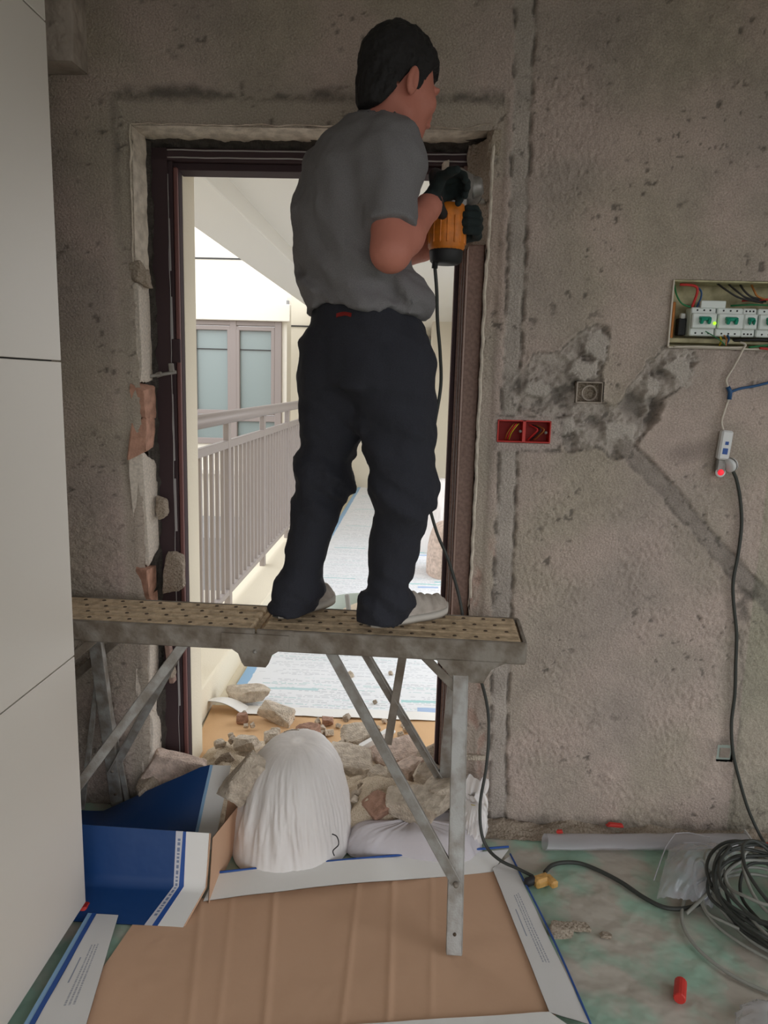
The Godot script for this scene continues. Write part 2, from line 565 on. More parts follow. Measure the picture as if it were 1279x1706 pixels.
var wz := 0.0
var wc := Color.WHITE
func wall_at(x: float, y: float) -> void:      # relief and colour of the plaster at a point, into wz and wc
	var n1 := nz.get_noise_2d(x * 60, y * 60)               # ~30 cm blotches
	var n2 := nf.get_noise_2d(x * 300, y * 300)
	var n3 := nf.get_noise_2d(x * 1100 + 90, y * 1100)
	var lo := nz.get_noise_2d(x * 22 + 500, y * 22)
	var z := .004 * n1 + .0016 * n2 + .0007 * n3
	# colour: warm grey with pinkish and greenish areas
	var base := Vector3(.345, .305, .265)
	base = base.lerp(Vector3(.36, .325, .262), clampf(.5 + 1.4 * lo, 0, 1))
	base = base.lerp(Vector3(.385, .318, .280), clampf(.3 + 1.6 * n1, 0, 1) * .55)
	base *= 1.0 + .10 * n2 + .07 * n3 + .14 * n1
	# combed rough render low down on the right, and a rough patch at the far left
	var comb := sstep(1.30, 1.05, y) * sstep(.30, .40, x) * clampf(.55 + 1.2 * nz.get_noise_2d(x * 70 + 40, y * 70), 0, 1)
	comb = maxf(comb, sstep(-.90, -.95, x) * sstep(1.15, 1.0, y))
	comb = maxf(comb, sstep(2.5, 2.3, y) * sstep(1.85, 2.0, y) * sstep(.30, .34, x) * sstep(.62, .45, x) * .8)
	if comb > 0.01:
		var st := nf.get_noise_2d(x * 1500 + y * 250, y * 620)
		z += comb * .0075 * st
		base *= 1.0 + comb * .20 * st
	# darker plaster high up right
	var hi := sstep(2.12, 2.32, y) * sstep(.33, .5, x)
	base *= 1.0 - hi * .18 * clampf(.6 + n2 * 2.0, 0, 1)
	# the door surround was made good: smoother, recessed, with a mouldy edge
	var inn := sstep(2.262, 2.245, y + .012 * n2) * sstep(-.93, -.91, x) * sstep(.24, .22, x)
	z -= inn * .006
	base = base.lerp(Vector3(.34, .312, .25), inn * .6)
	var ed := absf(y - 2.25 - .012 * n2 - .008 * n1)
	var darken := 0.0  # dark tone shared by mould, cracks, pits, hollows and the wall foot
	if x > -.90 and x < .22:
		darken = sstep(.024 + .02 * n1, .0, ed) * clampf(.72 + .9 * n2 + .5 * n1 + .5 * n3, 0, 1)
	var ev := absf(x + .912 + .01 * n2)
	if y > 1.75 and y < 2.255: darken = maxf(darken, sstep(.022, 0, ev) * .55 * sstep(1.75, 2.1, y))
	# pits
	var pit := nf.get_noise_2d(x * 420 + 700, y * 420 + 90)
	var pits := sstep(.40, .48, pit) * clampf(.15 + 2.6 * nz.get_noise_2d(x * 50 + 300, y * 50), 0, 1)
	z -= pits * .004
	darken = maxf(darken, pits * .85)
	# vertical chase filled with mortar
	for i in CHASE.size() - 1:
		if y <= CHASE[i][0] and y > CHASE[i + 1][0]:
			var t: float = (CHASE[i][0] - y) / (CHASE[i][0] - CHASE[i + 1][0])
			var a := lerpf(CHASE[i][1], CHASE[i + 1][1], t) + .006 * n2 + .004 * n3
			var b := lerpf(CHASE[i][2], CHASE[i + 1][2], t) + .007 * nf.get_noise_2d(x * 200 + 77, y * 300)
			if y > 1.25 and y < 1.36: break
			var ins := sstep(a - .003, a + .003, x) * sstep(b + .003, b - .003, x)
			z = lerpf(z, -.004 + .0012 * n2, ins)
			base = base.lerp(Vector3(.35, .325, .285) * (1.0 + .10 * n2 + .22 * nz.get_noise_2d(x * 50, y * 90 + 30)), ins * .9)
			var cr := clampf(.62 + 2.4 * nf.get_noise_2d(x * 90 + 10, y * 230 + 400), 0, 1)
			var cr2 := clampf(.62 + 2.4 * nf.get_noise_2d(x * 90 + 810, y * 230 + 40), 0, 1)
			var k := maxf(sstep(.0075, .0, absf(x - a)) * cr, sstep(.008, .0, absf(x - b)) * cr2)
			z -= k * .011
			darken = maxf(darken, k * .85)
	# strip between the door and the chase: reddish scraped plaster
	if x < .27 and x > .15 and y < 2.2:
		var sc := sstep(.27, .24, x) * clampf(.5 + 1.5 * nz.get_noise_2d(x * 120, y * 40 + 60), 0, 1)
		base = base.lerp(Vector3(.40, .315, .27), sc * .5)
		z += sc * .003 * nf.get_noise_2d(x * 900, y * 160)
		if y < 1.0:
			var rd := sstep(.1, .35, nf.get_noise_2d(x * 260 + 33, y * 120)) * sstep(1.0, .9, y)
			base = base.lerp(Vector3(.36, .23, .18), rd * .55)
			z -= rd * .004
	# broken-out area round the old switch box
	if x > .24 and x < .88 and y > 1.2 and y < 1.68:
		var p := Vector2(x + .012 * n2, y + .012 * nf.get_noise_2d(x * 300 + 55, y * 300))
		var dd := 9.0
		for i in patch.size():
			dd = minf(dd, p.distance_to(Geometry2D.get_closest_point_to_segment(p, patch[i], patch[(i + 1) % patch.size()])))
		var sd := -dd if Geometry2D.is_point_in_polygon(p, patch) else dd
		var ins := sstep(.004, -.014, sd)
		var lump := nf.get_noise_2d(x * 150 + 20, y * 150)
		z = lerpf(z, -.016 + .034 * lump + .009 * n3, ins)
		base = base.lerp(Vector3(.33, .305, .268) * (1.0 + .35 * lump), ins * .85)
		z += sstep(.012, 0, absf(sd - .006)) * .004
		darken = maxf(darken, sstep(.007, .0, absf(sd + .002)) * clampf(.6 + 2.4 * n3 + lump, 0, 1))
		darken = maxf(darken, ins * sstep(-.16, -.40, lump + .25 * n3) * .75)
		for s in SMEAR:
			var q := Vector2((x - s[0]) / s[2], (y - s[1]) / s[3]).rotated(.5).length() + .75 * n2 + .3 * n3
			var f := sstep(1.0, .7, q)
			z = lerpf(z, s[4] + .002 * n2, f)
			base = base.lerp(Vector3(.41, .385, .34) * (1.0 + .1 * n2), f * .8)
			darken = maxf(darken * (1.0 - f * .8), sstep(.12, 0, absf(q - 1.0)) * .35 * clampf(n3 + .5, 0, 1))
		var pi := p.distance_to(Vector2(.652, 1.395))
		if pi < .06:
			var f := sstep(.045, .015, pi + .02 * n2)
			z = lerpf(z, -.035, f); darken = maxf(darken, f * .7)
		pi = p.distance_to(Vector2(.71, 1.41))
		z -= .03 * sstep(.03, .005, pi); darken = maxf(darken, .7 * sstep(.03, .005, pi))
	# diagonal chase to the lower right
	if x > .58 and y < 1.36:
		var dd := seg_d(Vector2(x + .006 * n2, y + .006 * n3), DIAG)
		var w := .026 + .006 * n1
		var ins := sstep(w + .003, w - .003, dd) * sstep(.60, .66, x)
		z = lerpf(z, -.005 + .002 * n2, ins)
		base = base.lerp(Vector3(.242, .218, .190) * (1.0 + .2 * n2), ins * .9)
		var k := sstep(.008, 0, absf(dd - w)) * clampf(.5 + 2.0 * n2, 0, 1) * sstep(.60, .66, x)
		z -= k * .006; darken = maxf(darken, k * .75)
	# round the red boxes
	if x > .18 and x < .50 and y > 1.20 and y < 1.40:
		var q := maxf(absf(x - .345) - .10, absf(y - 1.305) - .055) + .012 * n2
		var f := sstep(.006, -.006, q)
		z = lerpf(z, -.002 + .003 * n2, f)
		base = base.lerp(Vector3(.37, .33, .295), f * .8)
		darken = maxf(darken, sstep(.008, 0, absf(q)) * clampf(.3 + 2.0 * n2, 0, 1))
	# cracks low right, damp junction, buried box
	if x > .95:
		var cx := 1.056 + (.73 - y) * .045 + .012 * nz.get_noise_2d(y * 160, 9)
		if y < .86: darken = maxf(darken, sstep(.008, .001, absf(x - cx)) * .7 * clampf(.6 + n2, 0, 1))
		var r := Vector2(x - 1.06, (y - .80) * .8).length()
		darken = maxf(darken, sstep(.09, .02, r) * clampf(.25 + 2.6 * n2, 0, 1) * .9)
		z -= .006 * sstep(.09, .02, r) * clampf(.25 + 2.6 * n2, 0, 1)
		var q := maxf(absf(x - 1.038) - .03, absf(y - .292) - .032) + .03 * n2
		darken = maxf(darken, sstep(.038, -.005, q) * .8 * clampf(.85 + n2, 0, 1) * sstep(.24, .34, y))
		if x > 1.075: base *= Vector3(.86, .92, .86)
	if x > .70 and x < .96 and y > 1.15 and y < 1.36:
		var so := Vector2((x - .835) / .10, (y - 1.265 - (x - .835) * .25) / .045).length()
		base *= 1.0 - .30 * sstep(1.1, .2, so)  # shadow beside the socket strip, painted into the plaster colour
	# darker band where the wall meets the floor
	darken = maxf(darken, sstep(.05, 0, y + .03 * n2) * .6)
	base = base.lerp(Vector3(.085, .078, .066), clampf(darken, 0, 1) * .85)
	wz = z
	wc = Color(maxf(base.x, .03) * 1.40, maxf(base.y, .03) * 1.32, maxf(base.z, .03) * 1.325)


func span(a: float, b: float, step: float) -> PackedFloat32Array:
	var o := PackedFloat32Array()
	var n := maxi(1, int(round((b - a) / step)))
	for i in n: o.append(a + (b - a) * i / n)
	return o


func build_front_wall() -> void:
	var xs := span(-1.95, -1.30, .04)
	xs.append_array(span(-1.30, door_l, .011)); xs.append_array(span(door_l, door_r, .0105))
	xs.append_array(span(door_r, 1.30, .0052)); xs.append_array(span(1.30, 1.80, .012)); xs.append_array(span(1.80, 2.8, .05)); xs.append(2.8)
	var ys := span(0.0, 2.62, .0058)
	ys.append_array(span(2.62, 2.75, .03)); ys.append(2.75)
	var nx := xs.size(); var ny := ys.size()
	var pv := PackedVector3Array(); var pn := PackedVector3Array(); var pc := PackedColorArray()
	pv.resize(nx * ny); pn.resize(nx * ny); pc.resize(nx * ny)
	var dead := PackedByteArray(); dead.resize(nx * ny)
	for j in ny:
		var y := ys[j]
		for i in nx:
			var x := xs[i]
			var k := j * nx + i
			if x > door_l + .013 and x < door_r - .013 and y < door_t - .013:
				dead[k] = 1
				continue
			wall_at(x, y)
			var q := 0.0
			# ragged arris left of the door below the broken corner
			if x > door_l - .010 and x < door_l + .013 and y < 1.78:
				q = .02 * sstep(door_l - .010, door_l, x) * clampf(.7 + nf.get_noise_2d(y * 300, 3) * 1.2, 0, 1)
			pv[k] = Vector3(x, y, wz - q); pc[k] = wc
	for j in ny:
		for i in nx:
			var k := j * nx + i
			var du := pv[j * nx + mini(i + 1, nx - 1)] - pv[j * nx + maxi(i - 1, 0)]
			var dv := pv[mini(j + 1, ny - 1) * nx + i] - pv[maxi(j - 1, 0) * nx + i]
			pn[k] = du.cross(dv).normalized()
			if pn[k].z < .2: pn[k] = Vector3(0, 0, 1)
	var ix := PackedInt32Array()
	for j in ny - 1:
		for i in nx - 1:
			var c := Vector2((xs[i] + xs[i + 1]) / 2, (ys[j] + ys[j + 1]) / 2)
			if c.x > door_l and c.x < door_r and c.y < door_t: continue
			var skip := false
			if c.x > .24:
				for r in holes:
					if r.has_point(c): skip = true
			if skip: continue
			var a := j * nx + i
			if dead[a] or dead[a + 1] or dead[a + nx] or dead[a + nx + 1]: continue
			ix.append_array([a, a + nx + 1, a + 1, a, a + nx, a + nx + 1])
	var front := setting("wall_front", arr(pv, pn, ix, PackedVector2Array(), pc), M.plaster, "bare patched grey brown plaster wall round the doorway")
	# the masonry behind the plaster, to the full thickness
	var mb := MB.new()
	var z0 := -.10; var z1 := -.25
	mb.box(Vector3((-1.95 + door_l) / 2, 1.375, (z0 + z1) / 2), Vector3(door_l + 1.95, 2.75, z0 - z1))
	mb.box(Vector3((2.8 + door_r) / 2, 1.375, (z0 + z1) / 2), Vector3(2.8 - door_r, 2.75, z0 - z1))
	mb.box(Vector3((door_l + door_r) / 2, (2.75 + door_t) / 2, (z0 + z1) / 2), Vector3(door_r - door_l, 2.75 - door_t, z0 - z1))
	part("masonry_core", mb.done(), M.gap, front)
	# reveals: left upper, head, right
	var lf := func(i: int, j: int) -> Vector3:
		var y := 1.74 + (door_t - 1.74) * j / 40.0; var d := i / 14.0
		return Vector3(door_l - .004 + .012 * d + .006 * nf.get_noise_2d(y * 200, d * 30), y, .002 - .10 * d)
	part("reveal_plaster", grid(14, 40, lf), M.reveal, front)
	var hf := func(i: int, j: int) -> Vector3:
		var x := door_l + (door_r - door_l) * j / 90.0; var d := i / 14.0
		return Vector3(x, door_t + .003 - .008 * d + .006 * nf.get_noise_2d(x * 200, d * 30 + 9) + .012 * sstep(.10, .19, x), .002 - .13 * d)
	part("reveal_plaster", grid(14, 90, hf), M.reveal, front)
	var rf := func(i: int, j: int) -> Vector3:
		var y := door_t * j / 200.0; var d := i / 14.0
		return Vector3(door_r + .003 - .004 * d + .010 * nf.get_noise_2d(y * 260, d * 40 + 50), y, .003 - .12 * (1 - d) if false else -.12 + .123 * d)
	part("reveal_plaster", grid(14, 200, rf), M.concrete, front)
	# rough mortar packing between reveal and frame
	var gl := func(i: int, j: int) -> Vector3:
		var y := 0.0 + 2.16 * j / 150.0; var d := i / 12.0
		return Vector3(-.868 + .03 * d + .012 * nf.get_noise_2d(y * 260, d * 60), y, -.085 - .075 * d + .006 * nf.get_noise_2d(y * 160 + 60, d * 60))
	part("mortar_packing", grid(12, 150, gl), M.gap, front)
	var gh := func(i: int, j: int) -> Vector3:
		var x := door_l + (door_r - door_l) * j / 100.0; var d := i / 10.0
		return Vector3(x, 2.172 - .035 * d + .008 * nf.get_noise_2d(x * 260, d * 60), -.11 - .055 * d + .008 * nf.get_noise_2d(x * 200 + 60, d * 60))
	part("mortar_packing", grid(10, 100, gh), M.gap, front)
	var gr := func(i: int, j: int) -> Vector3:
		var y := 1.86 + .30 * j / 40.0; var d := i / 12.0
		return Vector3(.128 + .064 * d + .006 * nf.get_noise_2d(y * 260, d * 60 + 30), y, -.115 + .10 * d * d + .012 * nf.get_noise_2d(y * 200 + 60, d * 90))
	part("mortar_packing", grid(12, 40, gr), M.mortar_dark, front)
	# broken end of the reveal plaster
	for q in [[Vector3(-.858, 1.745, -.035), Vector3(.04, .05, .08), 5], [Vector3(-.862, 1.775, -.02), Vector3(.035, .035, .05), 6]]:
		part("broken_plaster", rock(q[1], q[2], 9, .25), M.mortar_dark, front, q[0])
	# exposed blocks and bricks up the left side
	var rows := [[1.735, 1.425, "block"], [1.42, 1.315, "brick"], [1.31, 1.205, "brick"], [1.20, .835, "block"], [.83, .735, "brick"], [.73, .635, "brick"], [.63, .33, "block"], [.325, .03, "block"]]
	var sd := 100
	for r in rows:
		sd += 1
		var hgt: float = r[0] - r[1]
		var m := rock(Vector3(.042, hgt * 1.06, .112), sd, 2, .05)
		part(r[2], m, M[r[2]], front, Vector3(-.874 + rng.randf_range(-.002, .004), (r[0] + r[1]) / 2, -.064))
	# the thin pale edge of plaster that stands along the right side of the opening
	var pts := PackedVector3Array()
	for j in 70:
		var y := .78 + (2.13 - .78) * j / 69.0
		pts.append(Vector3(door_r - .001 + .004 * nf.get_noise_2d(y * 300, 77) + (.004 if y > 1.8 else 0.0), y, .004 + .003 * nf.get_noise_2d(y * 500, 7)))
	part("plaster_edge", MB.new(true).tube(pts, .0048, 6).done(), M.reveal, front)
	# broken corner at the head
	part("broken_plaster", rock(Vector3(.045, .07, .09), 41, 9, .25), M.mortar_dark, front, Vector3(.197, 2.135, -.03))
	# mortar ledge and lumps at the foot of the right side
	part("mortar_ledge", MB.new().box(Vector3(.235, .235, -.004), Vector3(.085, .018, .03), Basis(), .004).done(), M.mortar, front)
	part("mortar_ledge", rock(Vector3(.07, .13, .05), 77, 9, .2), M.mortar_dark, front, Vector3(.175, .14, -.06))


func build_room() -> void:
	# floor of the room: worn green paint on screed, gently uneven
	var ff := func(i: int, j: int) -> Vector3:
		var x := -1.95 + 4.75 * i / 120.0; var z := 4.6 - 4.98 * j / 120.0
		return Vector3(x, -.0015 + .0012 * nf.get_noise_2d(x * 200, z * 200), z)
	var fl := setting("floor", grid(120, 120, ff), M.floor_paint, "worn green painted screed floor of the room")
	part("slab", MB.new().box(Vector3(.425, -.08, 2.11), Vector3(4.75, .14, 4.98)).done(), M.room, fl)
	setting("ceiling", MB.new().box(Vector3(.425, 2.82, 2.1), Vector3(5.0, .14, 5.2)).done(), M.ceil, "bare plastered ceiling")
	setting("wall_left", MB.new().box(Vector3(-2.03, 1.375, 2.2), Vector3(.16, 2.75, 4.9)).done(), M.room, "bare plastered left wall")
	# right and back walls with wide unglazed openings that let the daylight in
	var r := MB.new()
	r.box(Vector3(2.88, 1.375, .45), Vector3(.16, 2.75, .9))
	r.box(Vector3(2.88, 1.375, 4.2), Vector3(.16, 2.75, .9))
	r.box(Vector3(2.88, .2, 2.3), Vector3(.16, .4, 2.9))
	r.box(Vector3(2.88, 2.65, 2.3), Vector3(.16, .2, 2.9))
	setting("wall_right", r.done(), M.room, "plastered right wall with a wide window opening")
	var b := MB.new()
	b.box(Vector3(-1.3, 1.375, 4.68), Vector3(1.4, 2.75, .16))
	b.box(Vector3(2.6, 1.375, 4.68), Vector3(.5, 2.75, .16))
	b.box(Vector3(.9, 2.65, 4.68), Vector3(3.2, .2, .16))
	setting("wall_back", b.done(), M.room, "plastered back wall with a wide balcony opening")
	# boxed concrete beam end high at the left
	var bf := func(i: int, j: int) -> Vector3:
		var t := i / 24.0; var y := 2.30 + .46 * j / 20.0
		var x := -1.5; var z := 0.0
		if t < .75: x = -1.95 + (-.985 + 1.95) * t / .75; z = .10
		else: x = -.985 + .008 * (t - .75); z = .10 - .105 * (t - .75) / .25
		return Vector3(x + .004 * nf.get_noise_2d(y * 90, t * 90), y, z + .006 * nf.get_noise_2d(y * 90 + 9, t * 120))
	var bm := setting("trim_1", grid(24, 20, bf), M.concrete, "plastered end of a concrete beam high at the left")
	part("underside", MB.new().box(Vector3(-1.47, 2.31, .047), Vector3(.965, .02, .10), Basis(), .005).done(), M.concrete, bm)
	# outer leaf of the wall with the cream reveal
	var o := MB.new()
	o.box(Vector3(-1.895, 1.375, -.315), Vector3(2.21, 2.9, .13))
	o.box(Vector3(1.62, 1.375, -.315), Vector3(2.96, 2.9, .13))
	o.box(Vector3(-.33, 2.45, -.315), Vector3(.95, .6, .13))
	setting("wall_outside", o.done(), M.cream_dirty, "cream outer face of the wall beside the doorway")
	# steel door frame without its leaf
	var fr := Node3D.new()
	fr.name = numbered("door_1"); add_child(fr)
	tag(fr, "dark brown steel entrance door frame without a door leaf", "", "", "structure")
	for s in [-1, 1]:
		var cx := -.335
		var sx := func(x: float) -> float: return cx + s * x   # x measured from the middle of the opening
		var poly := PackedVector2Array([Vector2(sx.call(.525), -.135), Vector2(sx.call(.468), -.135), Vector2(sx.call(.468), -.148), Vector2(sx.call(.455), -.148), Vector2(sx.call(.455), -.165), Vector2(sx.call(.440), -.165), Vector2(sx.call(.440), -.198), Vector2(sx.call(.525), -.198)])
		var bs := Basis(Vector3(1, 0, 0), Vector3(0, 0, 1), Vector3(0, -1, 0))
		part("jamb", MB.new().prism(poly, Vector3(0, 2.145, 0), bs, 2.145).done(), M.frame_brown if s > 0 else M.frame_dark, fr)
		part("stop_strip", MB.new().box(Vector3(sx.call(.4475), 1.05, -.158), Vector3(.013, 2.09, .016), Basis(), .003).done(), M.frame_red if s < 0 else M.frame_dark, fr)
		if s > 0:
			part("front_plate", MB.new().box(Vector3(.164, .93, -.085), Vector3(.048, 1.86, .095), Basis(), .004).done(), M.frame_brown, fr)
		if s < 0:
			for q in [[-.803, 1.86, .16], [-.800, 1.60, .20], [-.803, 1.28, .22], [-.800, 1.02, .18], [-.802, .40, .2]]:
				part("torn_film", MB.new().box(Vector3(q[0], q[1], -.147), Vector3(.007, q[2], .003), Basis(Vector3.BACK, .012) * Basis(Vector3.UP, .3), .001).done(), M.foil, fr)
		for q in ([[.4625, -.144, .0022], [.470, -.133, .0022]] if s > 0 else [[.466, -.140, .0022]]):
			var pts := PackedVector3Array()
			for j in 60:
				var y := .05 + 2.02 * j / 59.0
				pts.append(Vector3(sx.call(q[0] + .0022 * nf.get_noise_2d(y * 120, q[0] * 900)), y, q[1] + .003 + .003 * nf.get_noise_2d(y * 190, q[0] * 500)))
			part("torn_film", MB.new(true).tube(pts, q[2] * .6, 5).done(), M.foil, fr)
	part("head", MB.new().box(Vector3(-.335, 2.128, -.19), Vector3(1.05, .035, .11), Basis(), .002).box(Vector3(-.335, 2.1, -.205), Vector3(.9, .022, .08), Basis(), .002).done(), M.frame_dark, fr)
	for y in [2.139, 2.118]:
		var pts := PackedVector3Array()
		for j in 40:
			var x := -.80 + .93 * j / 39.0
			pts.append(Vector3(x, y + .003 * nf.get_noise_2d(x * 90, y * 800), -.133))
		part("torn_film", MB.new(true).tube(pts, .0024, 5).done(), M.foil, fr)
	part("latch_plate", MB.new().box(Vector3(-.79, 1.53, -.150), Vector3(.03, .075, .012), Basis(), .002).done(), M.frame_dark, fr)
	part("latch_plate", MB.new().box(Vector3(-.795, .62, -.150), Vector3(.026, .06, .012), Basis(), .002).done(), M.frame_dark, fr)
	# fixing bar and its bolt that stick out of the left jamb
	part("fixing_bolt", MB.new(true).tube(PackedVector3Array([Vector3(-.86, 1.445, -.09), Vector3(-.83, 1.452, -.115), Vector3(-.785, 1.462, -.135)]), .006, 7).done(), M.steel, fr)
	part("fixing_clip", MB.new().box(Vector3(-.835, 1.452, -.115), Vector3(.022, .016, .014), Basis(Vector3.BACK, .3), .003).done(), M.steel, fr)
	part("fixing_clip", MB.new().box(Vector3(-.80, 1.475, -.13), Vector3(.018, .03, .01), Basis(Vector3.BACK, .1), .003).done(), M.steel, fr)
	part("bent_flange", MB.new().box(Vector3(-.825, .53, -.115), Vector3(.018, .26, .03), Basis(Vector3.BACK, .10), .003).done(), M.frame_brown, fr)
	part("torn_foam", rock(Vector3(.022, .04, .02), 12, 8, .2), M.reveal, fr, Vector3(.062, 2.095, -.13))
	part("threshold", MB.new().box(Vector3(-.335, .012, -.19), Vector3(.9, .03, .11), Basis(), .003).done(), M.frame_dark, fr)
	for q in [[Vector3(-.795, .80, -.115), Vector3(.075, .13, .06), 8], [Vector3(-.82, .45, -.10), Vector3(.04, .06, .04), 9], [Vector3(-.83, 1.02, -.10), Vector3(.04, .07, .04), 10]]:
		part("mortar_clod", rock(q[1], q[2], 8, .2), M.mortar_dark, fr, q[0])


# ------------------------------------------------------------------ the open corridor outside
func build_corridor() -> void:
	setting("floor_corridor", MB.new().box(Vector3(-.45, -.06, -5.4), Vector3(1.6, .10, 10.1)).done(), M.cream_dirty, "corridor floor slab outside the door")
	# kerb that carries the railing
	var k := MB.new()
	k.box(Vector3(-1.0, .05, -5.4), Vector3(.27, .2, 10.05), Basis(), .008)
	setting("trim_2", k.done(), M.cream_dirty, "cream kerb under the corridor railing")
	setting("wall_corridor", MB.new().box(Vector3(.72, 1.2, -6.7), Vector3(.30, 2.4, 4.6)).box(Vector3(.45, 1.2, -9.6), Vector3(.5, 2.4, 1.2)).done(), M.white_wall, "pale wall along the right of the corridor")
	var ce := MB.new()
	ce.box(Vector3(-.2, 2.43, -5.4), Vector3(2.4, .14, 10.05))
	setting("ceiling_corridor", ce.done(), M.soffit, "white ceiling over the corridor")
	setting("trim_3", MB.new().box(Vector3(-1.06, 2.36, -5.4), Vector3(.30, .20, 10.05), Basis(), .006).done(), M.soffit, "white edge beam along the corridor ceiling")
	# far end
	var e := MB.new()
	e.box(Vector3(-.2, 1.2, -10.4), Vector3(2.0, 2.4, .2))
	setting("wall_end", e.done(), M.cream, "cream wall closing the far end of the corridor")
	var d := Node3D.new(); d.name = numbered("door_2"); add_child(d)
	tag(d, "pale brown door in the far end wall of the corridor", "", "", "structure")
	part("leaf", MB.new().box(Vector3(-.30, 1.0, -10.27), Vector3(.62, 2.0, .05), Basis(), .004).done(), M.far_wood, d)
	part("casing", MB.new().box(Vector3(-.645, 1.0, -10.26), Vector3(.05, 2.06, .07)).box(Vector3(.045, 1.0, -10.26), Vector3(.05, 2.06, .07)).box(Vector3(-.3, 2.05, -10.26), Vector3(.74, .06, .07)).done(), M.cream_dirty, d)
	# dark glazed opening on the right, behind the man's hip
	var w3 := Node3D.new(); w3.name = numbered("window_2"); add_child(w3)
	tag(w3, "small grey window in the pale corridor wall", "", "", "structure")
	part("frame", MB.new().box(Vector3(.16, 1.75, -10.28), Vector3(.36, .95, .05), Basis(), .004).done(), M.window_frame, w3)
	part("pane", MB.new().box(Vector3(.16, 1.75, -10.25), Vector3(.28, .86, .015)).done(), M.far_glass, w3)
	# railing
	var rl := thing("railing", "grey metal railing along the open side of the corridor", "railing", Vector3(-1.05, .15, -5.4))
	var zf := -10.3; var zn := -.45
	var x := -1.05
	wpart("handrail", MB.new(true).tube(PackedVector3Array([Vector3(x, 1.235, zn), Vector3(x, 1.235, -3.4), Vector3(x, 1.235, -6.0), Vector3(x, 1.235, zf)]), .036, 14).done(), M.rail_metal, rl)
	wpart("top_bar", MB.new().box(Vector3(x, 1.085, (zf + zn) / 2), Vector3(.03, .045, zn - zf), Basis(), .003).done(), M.rail_metal, rl)
	wpart("bottom_bar", MB.new().box(Vector3(x, .235, (zf + zn) / 2), Vector3(.03, .035, zn - zf), Basis(), .003).done(), M.rail_metal, rl)
	var post := MB.new().box(V0, Vector3(.034, 1.06, .055), Basis(), .003).done()
	var bal := MB.new().box(V0, Vector3(.020, .85, .024), Basis(), .002).done()
	var z := -.85
	var n := 0
	while z > zf:
		if n % 9 == 0:
			wpart("post", post, M.rail_metal, rl).position += Vector3(x, .675, z)
		else:
			wpart("baluster", bal, M.rail_metal, rl).position += Vector3(x, .66, z)
		z -= .108; n += 1
	# the wing across the courtyard, with a window on the same floor
	var fz := -6.9
	var f := MB.new()
	f.box(Vector3(-4.2, 3.6, fz - .15), Vector3(5.2, 2.86, .3))                # above the window
	f.box(Vector3(-4.2, -2.5, fz - .15), Vector3(5.2, 6.4, .3))                # below
	f.box(Vector3(-4.8, 1.43, fz - .15), Vector3(4.0, 1.6, .3))                # left
	f.box(Vector3(-1.66, 1.43, fz - .15), Vector3(.12, 1.5, .3))               # right
	var fac := setting("wall_wing", f.done(), M.white_wall, "overexposed white facade of the wing across the courtyard")
	part("joint", MB.new().box(Vector3(-4.2, 2.86, fz + .003), Vector3(5.2, .018, .012)).done(), M.seam, fac)
	part("lintel_band", MB.new().box(Vector3(-2.6, 2.24, fz + .04), Vector3(2.1, .20, .10), Basis(), .006).done(), M.white_wall, fac)
	part("return_wall", MB.new().box(Vector3(-1.2, 1.2, fz - 1.2), Vector3(1.2, 7.0, .3)).done(), M.white_wall, fac)
	part("joint", MB.new().box(Vector3(-1.2, 2.17, fz - 1.04), Vector3(1.2, .02, .012)).done(), M.seam, fac)
	part("downpipe", MB.new().box(Vector3(-1.585, 2.28, fz + .03), Vector3(.03, .22, .05), Basis(), .004).done(), M.far_grey, fac)
	part("floor_band", MB.new().box(Vector3(-4.2, .30, fz + .05), Vector3(5.2, .05, .12)).done(), M.white_wall, fac)
	var w := Node3D.new(); w.name = numbered("window_1"); add_child(w)
	tag(w, "brown framed casement window in the white facade opposite", "", "", "structure")
	var wl := -2.80; var wr := -1.70
	var fm := MB.new()
	for yy in [2.12, .97, .68]: fm.box(Vector3((wl + wr) / 2, yy, fz - .02), Vector3(wr - wl, .075, .10), Basis(), .006)
	for xx in [wl, (wl + wr) / 2, wr]: fm.box(Vector3(xx, 1.40, fz - .013), Vector3(.085 if xx != wl else .12, 1.49, .105), Basis(), .006)
	part("frame", fm.done(), M.window_frame, w)
	for q in [[(wl * 3 + wr) / 4 + .01], [(wl + wr * 3) / 4 - .005]]:
		var xx: float = q[0]
		var sm := MB.new()
		sm.box(Vector3(xx, 2.05, fz + .0), Vector3(.47, .05, .07), Basis(), .005).box(Vector3(xx, 1.04, fz), Vector3(.47, .05, .07), Basis(), .005)
		sm.box(Vector3(xx - .215, 1.545, fz + .003), Vector3(.045, .99, .068), Basis(), .005).box(Vector3(xx + .215, 1.545, fz + .003), Vector3(.045, .99, .068), Basis(), .005)
		part("sash", sm.done(), M.window_frame, w)
		part("pane", MB.new().box(Vector3(xx, 1.55, fz - .02), Vector3(.40, .98, .012)).done(), M.far_glass, w)
		part("pane", MB.new().box(Vector3(xx, .825, fz - .02), Vector3(.46, .22, .012)).done(), M.far_glass, w)
		part("glazing_bar", MB.new().box(Vector3(xx, 1.80, fz - .005), Vector3(.40, .012, .012)).done(), M.seam, w)
	# ledge of the floor below, seen between the balusters
	setting("trim_4", MB.new().box(Vector3(-3.4, -.42, -5.6), Vector3(3.2, .55, 1.2)).done(), M.far_grey, "dark canopy roof of the storey below")


